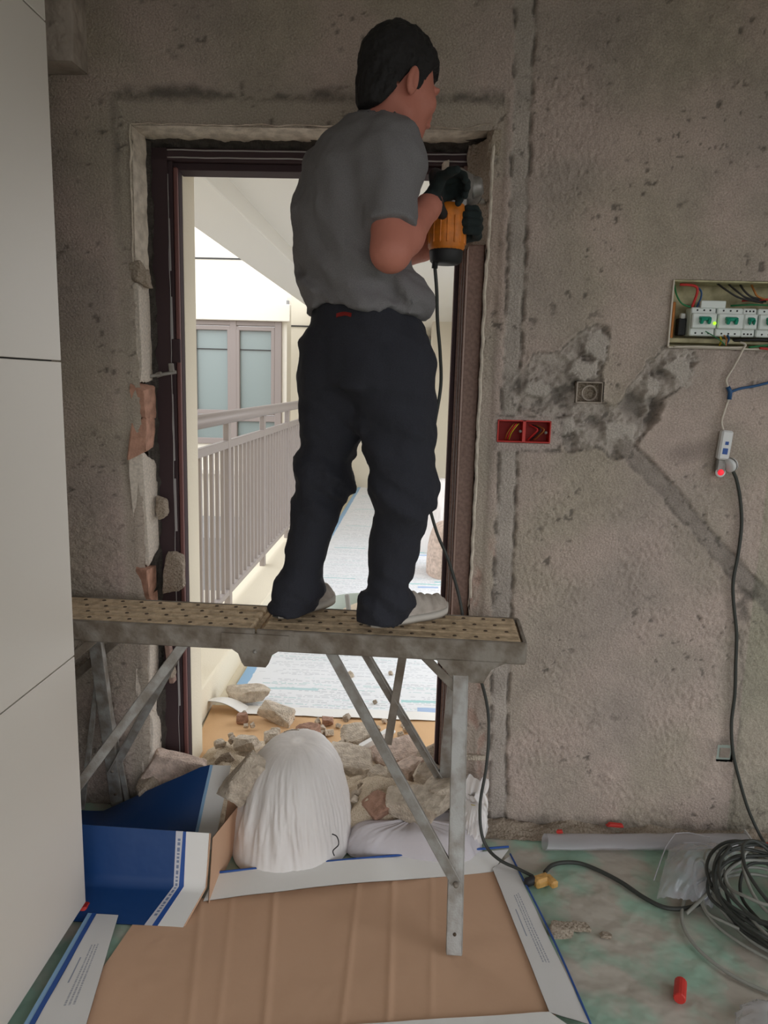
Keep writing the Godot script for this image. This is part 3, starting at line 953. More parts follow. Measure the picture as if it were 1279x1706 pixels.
# ------------------------------------------------------------------ objects
func qsheet(a: Vector3, b: Vector3, c: Vector3, d: Vector3, nu: int, nv: int, hf: Callable, thick := .003) -> ArrayMesh:
	var f := func(i: int, j: int) -> Vector3:
		var u := float(i) / nu; var v := float(j) / nv
		var p := a.lerp(b, u).lerp(d.lerp(c, u), v)
		p.y += hf.call(p, u, v)
		return p
	return grid(nu, nv, f, false, thick)


func flat(_p: Vector3, _u: float, _v: float) -> float:
	return 0.0


func soft(p: Vector3, _u: float, _v: float) -> float:
	return .002 * nf.get_noise_2d(p.x * 90, p.z * 90)


func curve(pts: Array, per := 8) -> PackedVector3Array:
	var c := Curve3D.new()
	for i in pts.size():
		var t: Vector3 = (pts[mini(i + 1, pts.size() - 1)] - pts[maxi(i - 1, 0)]) / 6.0
		c.add_point(pts[i], -t, t)
	var o := PackedVector3Array()
	var n := (pts.size() - 1) * per
	for i in n + 1:
		var s := float(i) / per
		var k := mini(int(s), pts.size() - 2)
		o.append(c.sample(k, s - k))
	return o


func print_texture() -> void:
	# rows of small unreadable print on the protective sheets
	var r := RandomNumberGenerator.new(); r.seed = 5
	var im := Image.create(512, 1024, false, Image.FORMAT_RGB8)
	im.fill(c8(236, 238, 242))
	var y := 10
	while y < 1010:
		var hgt := r.randi_range(4, 9)
		var x := r.randi_range(6, 60)
		var ink := c8(204, 207, 213) if r.randf() < .86 else c8(196, 216, 218)
		if r.randf() < .8:
			while x < 500:
				var w := r.randi_range(3, 16)
				if r.randf() < .82: im.fill_rect(Rect2i(x, y + r.randi_range(0, 1), mini(w, 506 - x), hgt), ink)
				x += w + r.randi_range(2, 6)
				if r.randf() < .03: x += 60
		y += hgt + r.randi_range(5, 14)
	for q in [[330, 960, 60, 44, c8(168, 192, 226)], [380, 820, 90, 18, c8(120, 200, 206)], [300, 880, 130, 26, c8(170, 214, 214)], [30, 800, 110, 22, c8(190, 216, 220)]]:
		im.fill_rect(Rect2i(q[0], q[1], q[2], q[3]), q[4])
	T["print"] = ImageTexture.create_from_image(im)
	var m := mat("paper_print", Color.WHITE, .55, "", 1.0, "", 1.0)
	m.albedo_texture = T["print"]; m.uv1_triplanar = false
	m.uv1_scale = Vector3(1, -8, 1)
	var im2 := Image.create(128, 1024, false, Image.FORMAT_RGB8)
	im2.fill(c8(226, 224, 222))
	for k in 3:
		y = 300
		while y < 760:
			var l := r.randi_range(4, 14)
			im2.fill_rect(Rect2i(52 + k * 12, y, 6, l), c8(168, 170, 178)); y += l + r.randi_range(2, 5)
	im2.fill_rect(Rect2i(30, 470, 5, 190), c8(150, 156, 170))
	T["strip"] = ImageTexture.create_from_image(im2)
	m = mat("strip_print", Color.WHITE, .6)
	m.albedo_texture = T["strip"]
	var im3 := Image.create(64, 512, false, Image.FORMAT_RGB8)
	im3.fill(c8(206, 206, 212))
	y = 60
	while y < 470:
		var l := r.randi_range(8, 20)
		im3.fill_rect(Rect2i(20, y, 26, l), c8(120, 132, 160)); y += l + r.randi_range(6, 10)
	T["tape"] = ImageTexture.create_from_image(im3)
	m = mat("tape_print", Color.WHITE, .5)
	m.albedo_texture = T["tape"]


func build_cabinet() -> void:
	var t := thing("cabinet", "tall white cabinet with flat panels along the left edge", "cabinet", Vector3(-1.15, 0, 1.45))
	wpart("carcass", MB.new().box(Vector3(-1.165, 1.37, 1.46), Vector3(.60, 2.58, 1.84), Basis(), .002).done(), M.seam, t)
	var y := .035
	for k in 4:
		var h := .7 if k == 0 else .7345
		if k == 3: h = .44
		wpart("side_panel", MB.new().box(Vector3(-.859, y + h / 2, 1.46), Vector3(.018, h, 1.87), Basis(), .0012).done(), M.cabinet, t)
		wpart("end_panel", MB.new().box(Vector3(-1.165, y + h / 2, .533), Vector3(.592, h, .016), Basis(), .0012).done(), M.cabinet, t)
		y += h + .0035
	wpart("plinth", MB.new().box(Vector3(-1.165, .038, 1.46), Vector3(.56, .076, 1.8)).done(), M.seam, t)


func build_trestle() -> void:
	var t := thing("work_platform", "dusty folding steel work platform that the man stands on", "platform", Vector3(-.422, 0, .222))
	t.rotation.y = -.031
	var top := .76; var hl := .748; var hw := .108
	# two deck halves hinged in the middle
	for s in [-1, 1]:
		var cx: float = s * hl * .5
		var d := part("deck", MB.new().box(Vector3(cx, top - .022, 0), Vector3(hl - .006, .014, hw * 2 - .01), Basis(), .002).done(), M.deck, t)
		var rb := MB.new()
		for k in 4:
			rb.box(Vector3(cx, top - .009, -hw + .027 + k * .054), Vector3(hl - .03, .020, .047), Basis(), .005)
		part("ribs", rb.done(), M.deck, d)
		var ho := MB.new()
		for k in 4:
			for i in 12:
				var hx: float = cx - hl * .5 + .05 + i * .059 + (.03 if k % 2 else 0.0)
				if absf(hx - cx) < hl * .5 - .03:
					ho.lathe([Vector2(0, .0012), Vector2(.0034, .0012), Vector2(.0048, .002), Vector2(.0066, 0.0)], Vector3(hx, top + .0008, -hw + .027 + k * .054), Basis(), 8)
		tag(part("grip_holes", ho.done(), M.hole, d), "", "", "", "stuff")
		for z in [-1, 1]:
			part("side_rail", MB.new().box(Vector3(cx, top - .030, z * hw), Vector3(hl - .004, .062, .012), Basis(), .003).box(Vector3(cx, top - .059, z * (hw - .012)), Vector3(hl - .004, .006, .03), Basis(), .002).done(), M.steel_dusty, t)
		part("end_rail", MB.new().box(Vector3(s * (hl - .004), top - .030, 0), Vector3(.01, .06, hw * 2), Basis(), .003).done(), M.steel_dusty, t)
		# corner gusset that carries the legs
		for z in [-1, 1]:
			var g := PackedVector2Array([Vector2(s * .50, .705), Vector2(s * .70, .705), Vector2(s * .655, .68), Vector2(s * .635, .64), Vector2(s * .555, .64), Vector2(s * .54, .66)])
			part("leg_gusset", MB.new().prism(g, Vector3(0, 0, z * (hw + .003) - .003), Basis(), .006).done(), M.steel_dusty, t)
	for z in [-1, 1]:
		var hp := PackedVector2Array([Vector2(-.095, top - .012), Vector2(-.095, top - .055), Vector2(-.066, top - .058), Vector2(-.048, top - .070), Vector2(-.038, top - .096), Vector2(-.030, top - .107), Vector2(.030, top - .107), Vector2(.038, top - .096), Vector2(.048, top - .070), Vector2(.066, top - .058), Vector2(.095, top - .055), Vector2(.095, top - .012)])
		var h := part("hinge_plate", MB.new().prism(hp, Vector3(0, 0, z * (hw + .007) - .003), Basis(), .006).done(), M.steel_dusty, t)
		part("pin", MB.new(true).lathe([Vector2(0, .006), Vector2(.005, .005), Vector2(.006, 0)], Vector3(0, top - .062, z * (hw + .010)), Basis(Vector3.RIGHT, PI / 2 * z), 10).done(), M.steel, h)
	# legs: folded channels; the near pair is kicked out towards the room
	var legs := {}
	for s in [-1, 1]:
		for z in [-1, 1]:
			var a := Vector3(s * .572, .70, z * .095)
			var b := Vector3(s * .578, 0.012, .375 if s > 0 else .272) if z > 0 else Vector3(s * .545, 0.012, -.212 if s > 0 else -.170)
			var dir := (b - a).normalized()
			var m := MB.new()
			m.bar(a, b, .040, .004, Vector3(0, 0, 1))
			m.bar(a + Vector3(s * .019, 0, -.010), b + Vector3(s * .019, 0, -.010), .004, .024, Vector3(0, 0, 1))
			m.bar(a + Vector3(-s * .019, 0, -.010), b + Vector3(-s * .019, 0, -.010), .004, .024, Vector3(0, 0, 1))
			var l := part("leg", m.done(), M.steel, t)
			part("foot_hole", MB.new(true).lathe([Vector2(0, .003), Vector2(.0045, .003), Vector2(.005, 0)], b - dir * .05 + Vector3(0, 0, .001), Basis(Vector3.RIGHT, PI / 2 - .3), 8).done(), M.hole, l)
			legs[[s, z]] = [a, b]
	for s in [-1, 1]:
		# diagonal braces from the deck down to the legs
		for z in [-1, 1]:
			var a: Vector3 = legs[[s, z]][0]; var b: Vector3 = legs[[s, z]][1]
			var low := a.lerp(b, .765) if z > 0 else a.lerp(b, .80)
			low.z += .008 * z
			var hi := Vector3(s * (.20 if z > 0 else .235), .715, z * .098)
			var m := MB.new()
			m.bar(hi, low, .028, .004, Vector3(0, 0, 1))
			m.bar(hi + Vector3(s * .012, .0, -.009 * z), low + Vector3(s * .012, .0, -.009 * z), .003, .018, Vector3(0, 0, 1))
			var br := part("brace", m.done(), M.steel, t)
			part("bolt", MB.new(true).lathe([Vector2(0, .008), Vector2(.007, .006), Vector2(.008, 0)], low + Vector3(0, .0, .004), Basis(Vector3.RIGHT, PI / 2), 8).done(), M.steel_dusty, br)
			var m2 := MB.new()
			m2.bar(Vector3(s * .455, .715, z * .09), Vector3(s * .57, .615, z * .098 + (.025 if z > 0 else -.01)), .024, .004, Vector3(0, 0, 1))
			part("short_brace", m2.done(), M.steel_dusty, t)
		# crossed ties between the near and far leg
		var f0: Vector3 = legs[[s, 1]][0].lerp(legs[[s, 1]][1], .12); var f1: Vector3 = legs[[s, -1]][0].lerp(legs[[s, -1]][1], .95)
		var g0: Vector3 = legs[[s, -1]][0].lerp(legs[[s, -1]][1], .12); var g1: Vector3 = legs[[s, 1]][0].lerp(legs[[s, 1]][1], .80)
		if s < 0:
			part("tie", MB.new().bar(Vector3(-.575, .545, -.150), Vector3(-.640, .03, -.115), .018, .006, Vector3(0, 0, 1)).done(), M.steel, t)
			part("tie", MB.new().bar(Vector3(-.578, .545, -.158), Vector3(-.505, .03, -.165), .018, .006, Vector3(0, 0, 1)).done(), M.steel, t)
			part("tie", MB.new().bar(Vector3(-.500, .625, -.150), Vector3(-.665, .475, -.150), .026, .006, Vector3(0, 0, 1)).done(), M.steel_dusty, t)
	part("stay", MB.new().bar(Vector3(.414, .712, -.07), Vector3(.362, .300, -.165), .026, .005, Vector3(0, 0, 1)).done(), M.steel_dusty, t)


func build_carton_sheets() -> void:
	# flattened carton, brown side up, with white printed margins
	var t := thing("cardboard_sheet", "large brown flattened carton with white margins on the floor", "cardboard", Vector3(-.15, 0, .6))
	var ridge := func(p: Vector3, _u: float, _v: float) -> float:
		var y := .004 + .0025 * nf.get_noise_2d(p.x * 60, p.z * 40)
		for q in [[-.566, .22, .006], [-.478, .17, .004], [-.357, .14, .008], [-.122, .0, .006], [-.02, .01, .008], [.09, -.02, .004]]:
			var c: float = q[0] + q[1] * (p.z - .4)
			y += .55 * q[2] * exp(-pow((p.x - c) / .008, 2))
		return y
	wpart("sheet", qsheet(Vector3(-.76, 0, 1.0), Vector3(.385, 0, .87), Vector3(.30, 0, .225), Vector3(-.70, 0, .49), 220, 60, ridge), M.card, t)
	var lift := func(p: Vector3, u: float, v: float) -> float: return .012 + .016 * v + .003 * nf.get_noise_2d(p.x * 60, 3) + .006 * sin(u * 5.0)
	var m1 := wpart("margin", qsheet(Vector3(-.545, 0, .465), Vector3(.277, 0, .262), Vector3(.335, 0, .172), Vector3(-.535, 0, .372), 60, 6, lift), M.card_white, t)
	wpart("blue_edge", MB.new(true).tube(curve([Vector3(-.535, .030, .368), Vector3(-.1, .033, .268), Vector3(.335, .028, .169)], 10), .0035, 6).done(), M.ink_blue, m1)
	wpart("margin", qsheet(Vector3(.358, .004, .772), Vector3(.445, .004, .80), Vector3(.338, .004, .19), Vector3(.277, .004, .255), 8, 50, func(p, _u, _v): return .008 + .003 * nf.get_noise_2d(p.x * 90, p.z * 90)), M.strip_print, t)
	wpart("blue_edge", MB.new(true).tube(curve([Vector3(.447, .012, .80), Vector3(.405, .013, .52), Vector3(.339, .014, .185)], 10), .003, 6).done(), M.ink_blue, t)
	wpart("margin", qsheet(Vector3(-.80, .003, .98), Vector3(-.68, .003, .94), Vector3(-.755, .003, .54), Vector3(-.815, .003, .54), 8, 40, func(p, _u, _v): return .010 + .002 * nf.get_noise_2d(p.x * 90, p.z * 90)), M.strip_print, t)
	wpart("blue_edge", qsheet(Vector3(-.825, .003, .98), Vector3(-.80, .003, .98), Vector3(-.815, .003, .54), Vector3(-.838, .003, .54), 3, 30, func(_p, _u, _v): return .011), M.ink_pale, t)
	wpart("blue_edge", qsheet(Vector3(-.812, .003, .98), Vector3(-.800, .003, .98), Vector3(-.815, .003, .54), Vector3(-.826, .003, .54), 3, 30, func(_p, _u, _v): return .0125), M.ink_blue, t)
	wpart("margin", qsheet(Vector3(-.70, .003, 1.04), Vector3(.45, .003, .86), Vector3(.358, .003, .772), Vector3(-.70, .003, .93), 50, 6, func(p, _u, _v): return .009 + .003 * nf.get_noise_2d(p.x * 90, p.z * 90)), M.card_white, t)
	# lower blue carton flap, bent over a fold in front of the platform
	var b := thing("carton_flap", "bent blue carton flap with a white border, nearest the cabinet", "carton", Vector3(-.75, 0, .49))
	var rows := [[.006, .562], [.034, .445], [.185, .405]]
	var xs := [[-.95, -.676, -.655, -.640, -.572], [-.95, -.636, -.621, -.607, -.546], [-.95, -.640, -.620, -.611, -.545]]
	var names := ["blue_panel", "printed_tape", "blue_line", "white_border"]
	var mats := [M.card_blue, M.tape_print, M.ink_blue, M.card_white]
	for k in 4:
		var f := func(i: int, j: int) -> Vector3:
			var v := j / 12.0
			var r := 0 if v < .5 else 1
			var w := (v - .5 * r) * 2.0
			if r == 0 and w > .999: w = .999
			var u := i / 10.0
			var x := lerpf(lerpf(xs[r][k], xs[r][k + 1], u), lerpf(xs[r + 1][k], xs[r + 1][k + 1], u), w)
			return Vector3(x, lerpf(rows[r][0], rows[r + 1][0], w) - .012 * clampf((x + .95) / .4, 0, 1) * (1 if r == 1 else 0) * w, lerpf(rows[r][1], rows[r + 1][1], w) - .02 * (x + .95) * v)
		wpart(names[k], grid(10, 12, f, false, .004), mats[k], b)
	wpart("raw_edge", MB.new(true).tube(PackedVector3Array([Vector3(-.571, .004, .556), Vector3(-.545, .032, .437), Vector3(-.543, .172, .396)]), .003, 6).done(), M.card, b)
	# upper blue flap behind it
	var c := thing("carton_flap", "dark blue carton flap with white border rising under the platform", "carton", Vector3(-.75, 0, .17))
	var hx := [-1.12, -.628, -.618, -.560]
	var nm := ["blue_panel", "blue_line", "white_border"]
	var mt := [M.card_blue, M.ink_pale, M.card_white]
	for k in 3:
		var f := func(i: int, j: int) -> Vector3:
			var u := i / 16.0; var v := j / 10.0
			var x := lerpf(hx[k], hx[k + 1], u)
			var s := clampf((x + 1.0) / .36, 0, 1)
			return Vector3(x - .02 * (1 - v), .008 + v * .205 * s + .004 * nf.get_noise_2d(x * 80, v * 60), lerpf(.335 - .10 * s, .06 + .03 * s, v))
		wpart(nm[k], grid(16, 10, f, false, .004), mt[k], c)
	# brown inner face of the carton standing between the flaps and the sack
	var w := thing("carton_flap", "plain brown carton flap between blue flaps and left sack", "carton", Vector3(-.53, 0, .25))
	wpart("panel", qsheet(Vector3(-.528, .003, .468), Vector3(-.508, .003, .07), Vector3(-.502, .118, .085), Vector3(-.538, .150, .385), 10, 6, soft), M.card, w)
	wpart("panel", qsheet(Vector3(-.56, .02, .20), Vector3(-.51, .02, .10), Vector3(-.50, .16, .05), Vector3(-.555, .15, .12), 8, 6, soft), M.card, w)
	# sheet over the threshold and the long printed sheet along the corridor
	var o := one("threshold_sheet", qsheet(Vector3(-.80, .004, .02), Vector3(.12, .004, .02), Vector3(.30, .004, -.80), Vector3(-.865, .004, -.80), 50, 40, func(p, _u, _v): return .001 + (.028 * exp(-pow((p.z + .19) / .10, 4))) + .003 * nf.get_noise_2d(p.x * 50, p.z * 50)), M.card_out, "bare orange brown cardboard lying across the doorway under the rubble", "cardboard")
	var pp := thing("floor_paper", "white printed protective sheeting along the corridor floor", "sheeting", Vector3(-.24, 0, -4.5))
	var wave := func(q: Vector3, _u: float, _v: float) -> float: return .006 + .004 * nf.get_noise_2d(q.x * 30, q.z * 120) + .002 * nf.get_noise_2d(q.x * 160, q.z * 300)
	wpart("sheet", qsheet(Vector3(-.765, 0, -.80), Vector3(.50, 0, -.80), Vector3(.50, 0, -9.0), Vector3(-.735, 0, -9.0), 40, 400, wave), M.paper_print, pp)
	wpart("blue_edge", qsheet(Vector3(-.815, 0, -.86), Vector3(-.762, 0, -.86), Vector3(-.732, 0, -9.0), Vector3(-.775, 0, -9.0), 3, 100, wave), M.ink_pale, pp)
	wpart("margin", qsheet(Vector3(-.70, .006, -.715), Vector3(.30, .004, -.735), Vector3(.30, .004, -.815), Vector3(-.70, .004, -.80), 50, 4, func(q, _u, _v): return .006 + .006 * nf.get_noise_2d(q.x * 60, 8)), M.card_white, pp)
	wpart("curled_corner", qsheet(Vector3(-.872, .055, -.73), Vector3(-.70, .010, -.70), Vector3(-.70, .010, -.79), Vector3(-.858, .048, -.78), 12, 5, func(_q, u, _v): return .02 * sin(u * 3.1)), M.card_white, pp)


func dome(c: Vector3, rx: float, rz: float, h: float, top_shift: Vector2, folds: float, sd: int, flare := .0, nu := 220, nv := 60) -> ArrayMesh:
	var f := func(i: int, j: int) -> Vector3:
		var a := TAU * i / nu
		var v := float(j) / nv
		var ph := v * PI * .5
		var r := pow(cos(ph), .48) if j < nv else 0.0
		var y := pow(sin(ph), .9)
		r += flare * pow(1.0 - v, 1.9) * (.1 + .9 * maxf(0.0, -cos(a)))
		var fold := nf.get_noise_3d(cos(a) * 55 + sd, sin(a) * 55, v * 12) * .75 + .45 * absf(nf.get_noise_3d(cos(a) * 120, sin(a) * 120 + sd, v * 14 + a * 3))
		fold += .5 * nf.get_noise_3d(cos(a) * 260 + v * 60, sin(a) * 260, v * 40) + .35 * nf.get_noise_3d(cos(a) * 420, sin(a) * 420 + sd, v * 70 + a * 8)
		r *= 1.0 + folds * fold * (1.0 - .93 * v * v) * sstep(-.04, .22, v) + .05 * nf.get_noise_3d(cos(a) * 14 + sd, sin(a) * 14, v * 14)
		var wob := 1.0 + .05 * (1.0 - v) * nf.get_noise_3d(cos(a) * 40 + sd, sin(a) * 40, v * 20)
		return c + Vector3(cos(a) * rx * r + top_shift.x * y, h * y * wob, -sin(a) * rz * r + top_shift.y * y)
	return grid(nu, nv, f, true)


func build_sacks() -> void:
	var s := thing("rubble_sack", "full white woven sack standing at the left of the doorway", "sack", Vector3(-.335, 0, .13))
	wpart("bag", dome(Vector3(-.312, .004, .130), .150, .205, .305, Vector2(-.030, -.04), .07, 3, .52), M.sack, s)
	wpart("torn_label", MB.new(true).tube(curve([Vector3(-.205, .13, .305), Vector3(-.19, .125, .31), Vector3(-.185, .10, .31), Vector3(-.20, .085, .318), Vector3(-.196, .07, .32)], 6), .0018, 5).done(), M.black, s)
	var r := thing("rubble_sack", "grey white sack lying flat under rubble, right of the standing sack", "sack", Vector3(.03, 0, .08))
	var f := func(i: int, j: int) -> Vector3:
		var a := TAU * i / 160; var v := float(j) / 40
		var ph := (v - .12) / .88 * PI * .5
		var q := pow(maxf(cos(ph), 0.0), .32) if j < 40 else 0.0
		var ca := signf(cos(a)) * pow(absf(cos(a)), .62); var sa := signf(sin(a)) * pow(absf(sin(a)), .62)
		var w := 1.0 + .05 * nf.get_noise_3d(ca * 40, sa * 40, v * 20) + .03 * absf(nf.get_noise_3d(ca * 130, sa * 130, v * 60))
		return Vector3(.035 + ca * .215 * q * w, .004 + (.082 + .02 * nf.get_noise_2d(ca * 20, sa * 20)) * pow(clampf(sin(ph) * .5 + .5, 0, 1), 1.0) * 1.0 * sstep(-.05, .9, v), .140 - sa * .112 * q * w)
	wpart("bag", grid(160, 40, f, true), M.sack_grey, r)
	var tr := one("tied_sack", dome(Vector3(.205, .01, .10), .058, .085, .125, Vector2(.02, 0), .28, 21, .05, 120, 40), M.sack, "small white tied sack end beside the near platform leg", "sack")
	for q in [[Vector3(.226, .125, .09), .038, .085, .15], [Vector3(.262, .095, .10), .032, .075, -.55]]:
		var o: Vector3 = q[0]; var w: float = q[1]; var h: float = q[2]; var tilt: float = q[3]
		var g := func(i: int, j: int) -> Vector3:
			var u := i / 16.0 - .5; var v := j / 12.0
			var wd := w * (.35 + 1.5 * v * (1.35 - v)) 
			var p := Vector3(u * 2.0 * wd, v * h, .014 * cos(u * 9.0) * v + .006 * sin(u * 20.0))
			return o + Basis(Vector3.BACK, -tilt) * p
		part("ear", grid(16, 12, g, false, .003), M.sack, tr)
	wpart("tie", MB.new(true).tube(curve([Vector3(.205, .128, .105), Vector3(.222, .133, .122), Vector3(.245, .128, .115), Vector3(.262, .122, .10)], 5), .003, 6).done(), M.wire_yellow, thing_holder(tr))
	# sacks and a tub further down the corridor
	var c1 := one("cement_sack", dome(Vector3(.27, .006, -3.35), .15, .24, .40, Vector2(0, 0), .08, 41, .02, 80, 30), M.sack, "full beige sack by the right corridor wall, nearest of two", "sack")
	c1.material_override = M.mortar_pink
	one("cement_sack", dome(Vector3(.20, .006, -4.25), .17, .28, .62, Vector2(.02, 0), .10, 43, .02, 80, 30), M.sack, "taller white sack standing behind the beige corridor sack", "sack")
	var tb := thing("mixing_tub", "shallow pale green mixing tub on the corridor sheeting", "tub", Vector3(-.25, .012, -1.85))
	part("tub", MB.new(true).lathe([Vector2(0, .0), Vector2(.20, .0), Vector2(.235, .06), Vector2(.265, .15), Vector2(.275, .152), Vector2(.275, .158), Vector2(.258, .158), Vector2(.228, .06), Vector2(.2, .012), Vector2(0, .012)], V0, Basis(), 36).done(), M.basin, tb)
	var sand := one("sand_heap", dome(Vector3(-.25, .026, -1.85), .212, .205, .155, Vector2(.05, .03), .03, 51, 0.0, 60, 20), M.dust, "pale heap of mortar sand in the green mixing tub", "sand")
	tag(sand, "", "", "", "stuff")
	one("trowel_handle", MB.new().bar(Vector3(-.33, .10, -1.72), Vector3(-.355, .268, -1.74), .026, .020, Vector3(0, 0, 1), .005).done(), M.far_grey, "grey stick leaning upright in the green mixing tub", "stick")


func thing_holder(o: Node3D) -> Node3D:
	return o


func build_rubble() -> void:
	# fine debris heaped over the threshold
	var f := func(i: int, j: int) -> Vector3:
		var x := -.795 + .925 * i / 140.0; var z := .20 - .78 * j / 90.0
		var e := minf(minf(i / 14.0, (140 - i) / 10.0), minf(j / 9.0, (90 - j) / 26.0))
		var h := .045 * clampf(e, 0, 1) * (.6 + 1.0 * clampf(.5 + nf.get_noise_2d(x * 60, z * 60), 0, 1)) * (.35 + .65 * sstep(-.55, -.2, z))
		h += .012 * nf.get_noise_2d(x * 300, z * 300) * clampf(e, 0, 1)
		h += .026 * exp(-pow((z + .19) / .10, 4)) * clampf(e, 0, 1)
		h += .085 * sstep(-.20, -.10, x) * sstep(-.16, .0, z) * sstep(.20, .10, z) * clampf(e, 0, 1)
		return Vector3(x, h - .004, z)
	tag(one("mortar_dust", grid(140, 90, f), M.dust, "loose pale mortar dust and grit heaped across the doorway threshold", "rubble"), "", "", "", "stuff")
	var L := [
		# position, size, turn (degrees x, y, z), seed, material, label
		[Vector3(-.785, .105, -.03), Vector3(.21, .13, .10), Vector3(-25, 12, -18), 201, "mortar_pink", "large pinkish plaster slab leaning at the foot of the left jamb"],
		[Vector3(-.85, .06, .02), Vector3(.09, .12, .10), Vector3(0, 30, 8), 216, "mortar_dark", "grey lump behind the pinkish slab at the left jamb"],
		[Vector3(-.492, .226, .188), Vector3(.180, .085, .085), Vector3(0, 20, 50), 202, "mortar", "long dark mortar lump resting against the standing sack"],
		[Vector3(-.196, .075, -.24), Vector3(.185, .055, .14), Vector3(8, -15, -8), 203, "mortar", "flat pale mortar slab right behind the standing sack"],
		[Vector3(-.185, .062, -.44), Vector3(.13, .085, .12), Vector3(5, 30, 10), 204, "mortar", "pale angular block on the far side of the flat slab"],
		[Vector3(-.03, .065, -.30), Vector3(.19, .09, .14), Vector3(10, 18, 6), 205, "mortar_pink", "broad beige chunk under the crossing platform braces"],
		[Vector3(-.115, .082, -.40), Vector3(.17, .022, .035), Vector3(0, 38, 14), 206, "card_white", "thin pale strip of render tilted between the chunks"],
		[Vector3(-.085, .075, -.12), Vector3(.105, .07, .08), Vector3(12, 40, -8), 207, "mortar", "four sided pale chunk in the middle of the rubble heap"],
		[Vector3(-.075, .112, .115), Vector3(.085, .075, .075), Vector3(20, 35, 20), 208, "brick_red", "dark brown wedge beside the big round lump"],
		[Vector3(.035, .128, .130), Vector3(.180, .095, .10), Vector3(8, -12, -4), 209, "mortar", "big rounded mortar lump on top of the flat sack"],
		[Vector3(.120, .145, .075), Vector3(.13, .085, .11), Vector3(0, 25, 15), 210, "mortar", "pale lump partly behind the round lump on the flat sack"],
		[Vector3(.01, .075, -.17), Vector3(.12, .08, .10), Vector3(4, 60, 0), 211, "mortar_pink", "beige lump behind the lower brace of the platform"],
		[Vector3(.085, .085, -.10), Vector3(.10, .09, .09), Vector3(4, 20, 9), 212, "mortar", "pale chunk near the right jamb behind the brace"],
		[Vector3(.095, .07, -.27), Vector3(.11, .075, .10), Vector3(14, 10, 0), 213, "mortar_dark", "grey chunk against the foot of the right jamb"],
		[Vector3(-.255, .045, -.34), Vector3(.07, .06, .07), Vector3(0, 40, 10), 214, "mortar", "small pale chunk left of the angular block"],
		[Vector3(-.393, .040, -.52), Vector3(.095, .060, .07), Vector3(10, -25, 4), 215, "brick_red", "reddish brick piece just behind the top of the standing sack"],
		[Vector3(-.332, .022, -.655), Vector3(.052, .032, .04), Vector3(0, 15, 0), 217, "brick_red", "small red brick crumb near the white sheet edge, right of centre"],
		[Vector3(-.693, .028, -.635), Vector3(.048, .045, .045), Vector3(0, 20, 0), 218, "brick_red", "small red brick cube alone on the orange cardboard"],
		[Vector3(-.548, .042, -.675), Vector3(.165, .062, .085), Vector3(6, -22, -14), 219, "mortar", "elongated pale chunk at the edge of the white sheeting"],
		[Vector3(-.715, .052, -.84), Vector3(.185, .062, .10), Vector3(4, 8, 3), 220, "mortar", "flat topped chunk on the white sheeting by the kerb"],
		[Vector3(-.372, .292, .02), Vector3(.055, .026, .035), Vector3(0, 10, 8), 221, "mortar_dark", "small grey chip lying on top of the standing sack"],
		[Vector3(-.60, .075, -.33), Vector3(.10, .05, .07), Vector3(0, -20, 12), 222, "mortar", "pale chip among the grit behind the long dark lump"],
		[Vector3(-.52, .07, -.40), Vector3(.06, .05, .05), Vector3(0, 30, 12), 223, "mortar", "small pale lump in the grit behind the standing sack"],
		[Vector3(-.66, .055, -.22), Vector3(.07, .05, .05), Vector3(0, 30, 22), 224, "mortar_dark", "dark chip at the right end of the pinkish slab"],
		[Vector3(.175, .045, .02), Vector3(.09, .075, .08), Vector3(0, 30, 22), 225, "mortar_dark", "grey lump in the corner behind the tied white sack"],
		[Vector3(-.12, .055, .02), Vector3(.08, .06, .06), Vector3(0, 10, 22), 226, "mortar", "pale gritty lump at the right shoulder of the standing sack"],
	]
	for q in L:
		var o := one("rubble_chunk", rock(q[1], q[3], 10, .10), M[q[4]], q[5], "rubble", q[0], "broken mortar and brick chunks")
		o.rotation_degrees = q[2]
	# crumbs: nobody could tell these apart
	var r := RandomNumberGenerator.new(); r.seed = 31
	var cm := [rock(Vector3(.030, .022, .026), 301, 6, .1), rock(Vector3(.022, .016, .02), 302, 6, .1), rock(Vector3(.04, .026, .03), 303, 6, .1)]
	for i in 64:
		var x := r.randf_range(-.74, .10); var z := r.randf_range(-.62, .02)
		var y := .055 if z > -.5 else .025
		if i < 14:
			x = r.randf_range(-.78, .05); z = r.randf_range(-.72, -.5); y = .014
		elif i < 24:
			x = r.randf_range(-.7, .2); z = r.randf_range(-2.2, -.85); y = .014
		elif i < 46:
			x = r.randf_range(-.16, .12); z = r.randf_range(-.25, .10); y = .075 + .04 * sstep(-.1, .05, z)
		var o := one("mortar_crumb", cm[i % 3], M.mortar if i % 4 else M.mortar_dark, "small loose mortar crumb scattered among the rubble in the doorway", "rubble", Vector3(x, y, z), "mortar crumbs")
		o.rotation = Vector3(r.randf() * 6, r.randf() * 6, r.randf() * 6)
	# debris on the room floor
	for q in [[Vector3(.44, .012, .50), Vector3(.075, .03, .04), 231, "dusty grey clod on the green floor beside the carton margin"], [Vector3(.49, .010, .485), Vector3(.05, .02, .025), 232, "flat grey clod right of the larger clod on the green floor"], [Vector3(.555, .007, .505), Vector3(.03, .012, .018), 233, "smallest dark crumb of the clods on the green floor"]]:
		one("floor_clod", rock(q[1], q[2], 8, .2), M.mortar_dark, q[3], "rubble", q[0])
